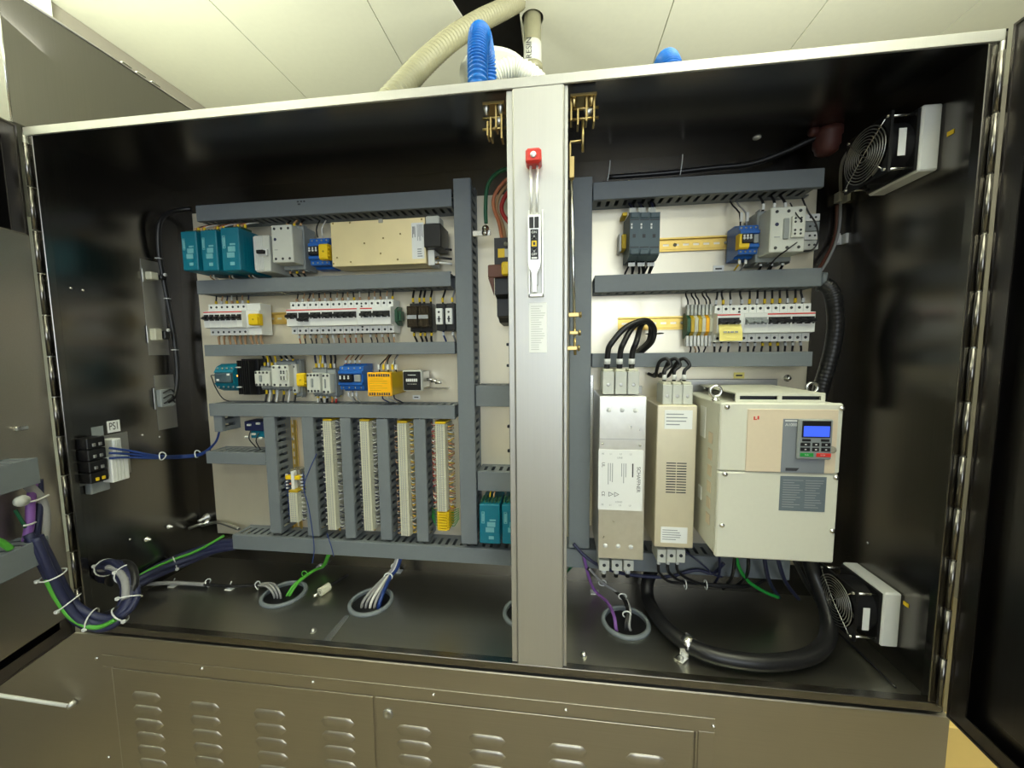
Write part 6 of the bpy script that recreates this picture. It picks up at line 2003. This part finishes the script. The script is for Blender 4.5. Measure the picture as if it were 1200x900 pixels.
zA1, zA0 = pixL(44, 536, .06)[1], pixL(47, 566, .06)[1]
door_duct('upper grey trunking on the inside of the left door', (46, 550), zA1, zA0, .06)
zB1, zB0 = pixL(56, 628, .06)[1], pixL(60, 655, .06)[1]
door_duct('lower grey trunking on the inside of the left door', (58, 640), zB1, zB0, .06)


def D(px, py, w=.03):
    u, z = pixL(px, py, w)
    return TL(u, w, z)


cable('thick purple cable between the two door trunkings', [D(40, 560), D(36, 590), D(35, 612), D(30, 640)], .0075, 'purple_wire', name='door_cable')
cable('grey cable bundle between the two door trunkings', [D(30, 566), D(48, 586), D(53, 610), D(50, 640)], .009, 'grey_wire', name='door_cable')
cable('navy cable beside the purple one on the left door', [D(46, 562), D(47, 590), D(44, 615), D(42, 640)], .006, 'navy_wire', name='door_cable')
cable('green earth wire lying in the lower door trunking', [D(-15, 630, .05), D(2, 636, .05), D(12, 643, .05)], .006, 'limegreen_wire', name='door_cable')
cable('thin green wire under the pale cap on the left door', [D(18, 598), D(24, 608), D(30, 618)], .003, 'green_wire', name='door_cable')
c = D(25, 587, .045)
tag(MB().lathe(c, 'x', [(.011, -.004), (.012, 0), (.011, .006), (0, .008)], 18).build('round_plug', 'lightgrey_plastic', loc=c), 'round pale cap between the two door trunkings', 'cap')
for k, (p0, p1, p2) in enumerate((((30, 589), (44, 586), (57, 580)), ((27, 616), (34, 615), (42, 612)))):
    q = [D(*p0, .042), D(*p1, .046), D(*p2, .042)]
    tag(MB().tube(q, .002, 6, 5).build('cable_tie', 'white_plastic', loc=q[0]), ('upper', 'lower')[k] + ' white tie between the two door trunkings', 'cable tie')

# ================================================================== ABOVE THE CABINET
def hose(label, pts, r, mtl, amp, pitch, name='hose', n=18):
    P = [np.array(p, float) for p in pts]
    L = sum(np.linalg.norm(P[i + 1] - P[i]) for i in range(len(P) - 1))
    seg = max(6, int(L / pitch * 6 / (len(P) - 1)))
    th = thing(name, label, 'hose', P[0])
    cyc = L / pitch * 2 * math.pi
    MB().tube(P, lambda t_: r + amp * math.sin(t_ * cyc), n, seg).build('corrugated_wall', mtl, th)
    return th


a, b = at(560, 95, y=.2), at(559, 40, y=.2)
hose('bright blue corrugated hose arching over the cabinet left of the post', [(a[0], .2, H + .001), (a[0], .2, 1.33), (b[0], .205, 1.40), (b[0], .225, 1.45), (b[0], .27, 1.475), (b[0], .33, 1.45), (b[0], .35, 1.35), (b[0], .355, H + .001)], .023, 'blue_hose', .0022, .0105)
b = at(780, 56, y=.3)
hose('low bright blue hose arch above the right half of the cabinet', [(b[0], .25, H + .001), (b[0], .25, 1.32), (b[0], .262, 1.36), (b[0], .30, 1.392), (b[0] - .01, .34, 1.36), (b[0] - .01, .35, 1.25)], .025, 'blue_hose', .0022, .0105)
hose('tan corrugated hose rising from the cabinet into the ceiling hole', [at(425, 150, y=.28), at(466, 108, y=.34), at(494, 77, y=.44), at(528, 47, y=.57), at(562, 25, y=.70), at(592, 10, y=.83), at(612, -2, y=.95), at(618, -14, y=1.02)], .031, 'tan_hose', .0026, .017)
# white domed unit with a pale hose
c = at(572, 84, y=.62)
zt_ = at(572, 57, y=.54)[2]
th = thing('vent_cap', 'round white domed vent cap behind the blue hose', 'vent cap', (c[0] + .02, .62, H))
MB().lathe((c[0] + .02, .62, c[2] - .07), 'z', [(.10, 0), (.105, .045), (.118, .05), (.118, .062), (.10, .075), (.096, zt_ - c[2] + .045), (.085, zt_ - c[2] + .062), (.05, zt_ - c[2] + .07), (0, zt_ - c[2] + .072)], 32).build('dome', 'white_hose', th)
MB().lathe((c[0] + .02, .62, H), 'z', [(.06, 0), (.06, c[2] - .071 - H)], 20).build('stack', 'white_hose', th)
hose('white corrugated hose running right from behind the blue hose', [at(575, 92, y=.42), at(588, 84, y=.43), at(606, 82, y=.44), at(622, 90, y=.44), at(634, 104, y=.44), at(640, 125, y=.44)], .029, 'white_hose', .0022, .011)
# riser pipe with lettering
a, b = at(625, 92, y=.78), at(624, 22, y=1.0)
pc = at(624, 22, z=ZC)
p_top = np.array([pc[0], pc[1], ZC + .25])
p_bot = np.array([pc[0], pc[1], 1.25])
th = thing('riser_pipe', 'pale vertical pipe passing up through the ceiling above the post', 'pipe', tuple(p_bot))
MB().cyl(p_bot, p_top, .036, 20).build('pipe', 'tan_hose', th)
zb1, zb0 = at(624, 52, y=pc[1])[2], at(624, 76, y=pc[1])[2]
MB().lathe((pc[0], pc[1], zb0), 'z', [(.0362, 0), (.0385, .001), (.0385, zb1 - zb0 - .001), (.0362, zb1 - zb0)], 20).build('white_sleeve', 'white_hose', th)
MB().lathe((pc[0], pc[1], zb0 - .03), 'z', [(.0362, 0), (.043, .004), (.043, .024), (.0362, .028)], 20).build('coupling', 'tan_hose', th)
text('RESIN', .033, (pc[0] - .012, pc[1] - .0395, (zb0 + zb1) / 2), (0, 0, 1), (-1, 0, 0), 'ink', th, squeeze=1.0)
# small rack lettering on the top left trunking
c = pxz(352, 237.5, YD)
m = MB()
for i, (u, v, s) in enumerate(((-.010, .003, .006), (0, .003, .005), (.009, .003, .005), (-.008, -.004, .008))):
    m.box(c[0] + u, c[0] + u + s, YD - .0006, YD - .0001, c[1] + v - .002, c[1] + v + .002)
m.build('stencil_mark', 'ink', dt['L1'][0])

# small joined rows (terminal screws, prints, ribs) are finer than one could pick apart
SMALL = {'terminal_screws', 'auxiliary_screws', 'terminal_partition', 'terminal_slots', 'print', 'pole_gap', 'toggle_mark', 'seam', 'digits', 'dial', 'mark', 'ridges', 'rib', 'vent_rib', 'fin', 'contacts', 'screw', 'marker_row',
         'earth_terminals', 'handwriting', 'slotted_channel', 'rail_profile', 'guard_spoke', 'stencil_mark', 'brand_mark', 'toggle', 'terminal_block'}
for o in bpy.data.objects:
    if o.type == 'MESH' and o.name.split('.')[0] in SMALL:
        b = bmesh.new()
        b.from_mesh(o.data)
        seen, isl = set(), 0
        for v in b.verts:
            if v.index in seen:
                continue
            isl += 1
            stack = [v]
            while stack:
                q = stack.pop()
                if q.index in seen:
                    continue
                seen.add(q.index)
                stack += [e.other_vert(q) for e in q.link_edges]
        b.free()
        if isl > 1 and o.parent:
            o['kind'] = 'stuff'
for o in bpy.data.objects:
    if 'rl' in o:
        del o['rl']
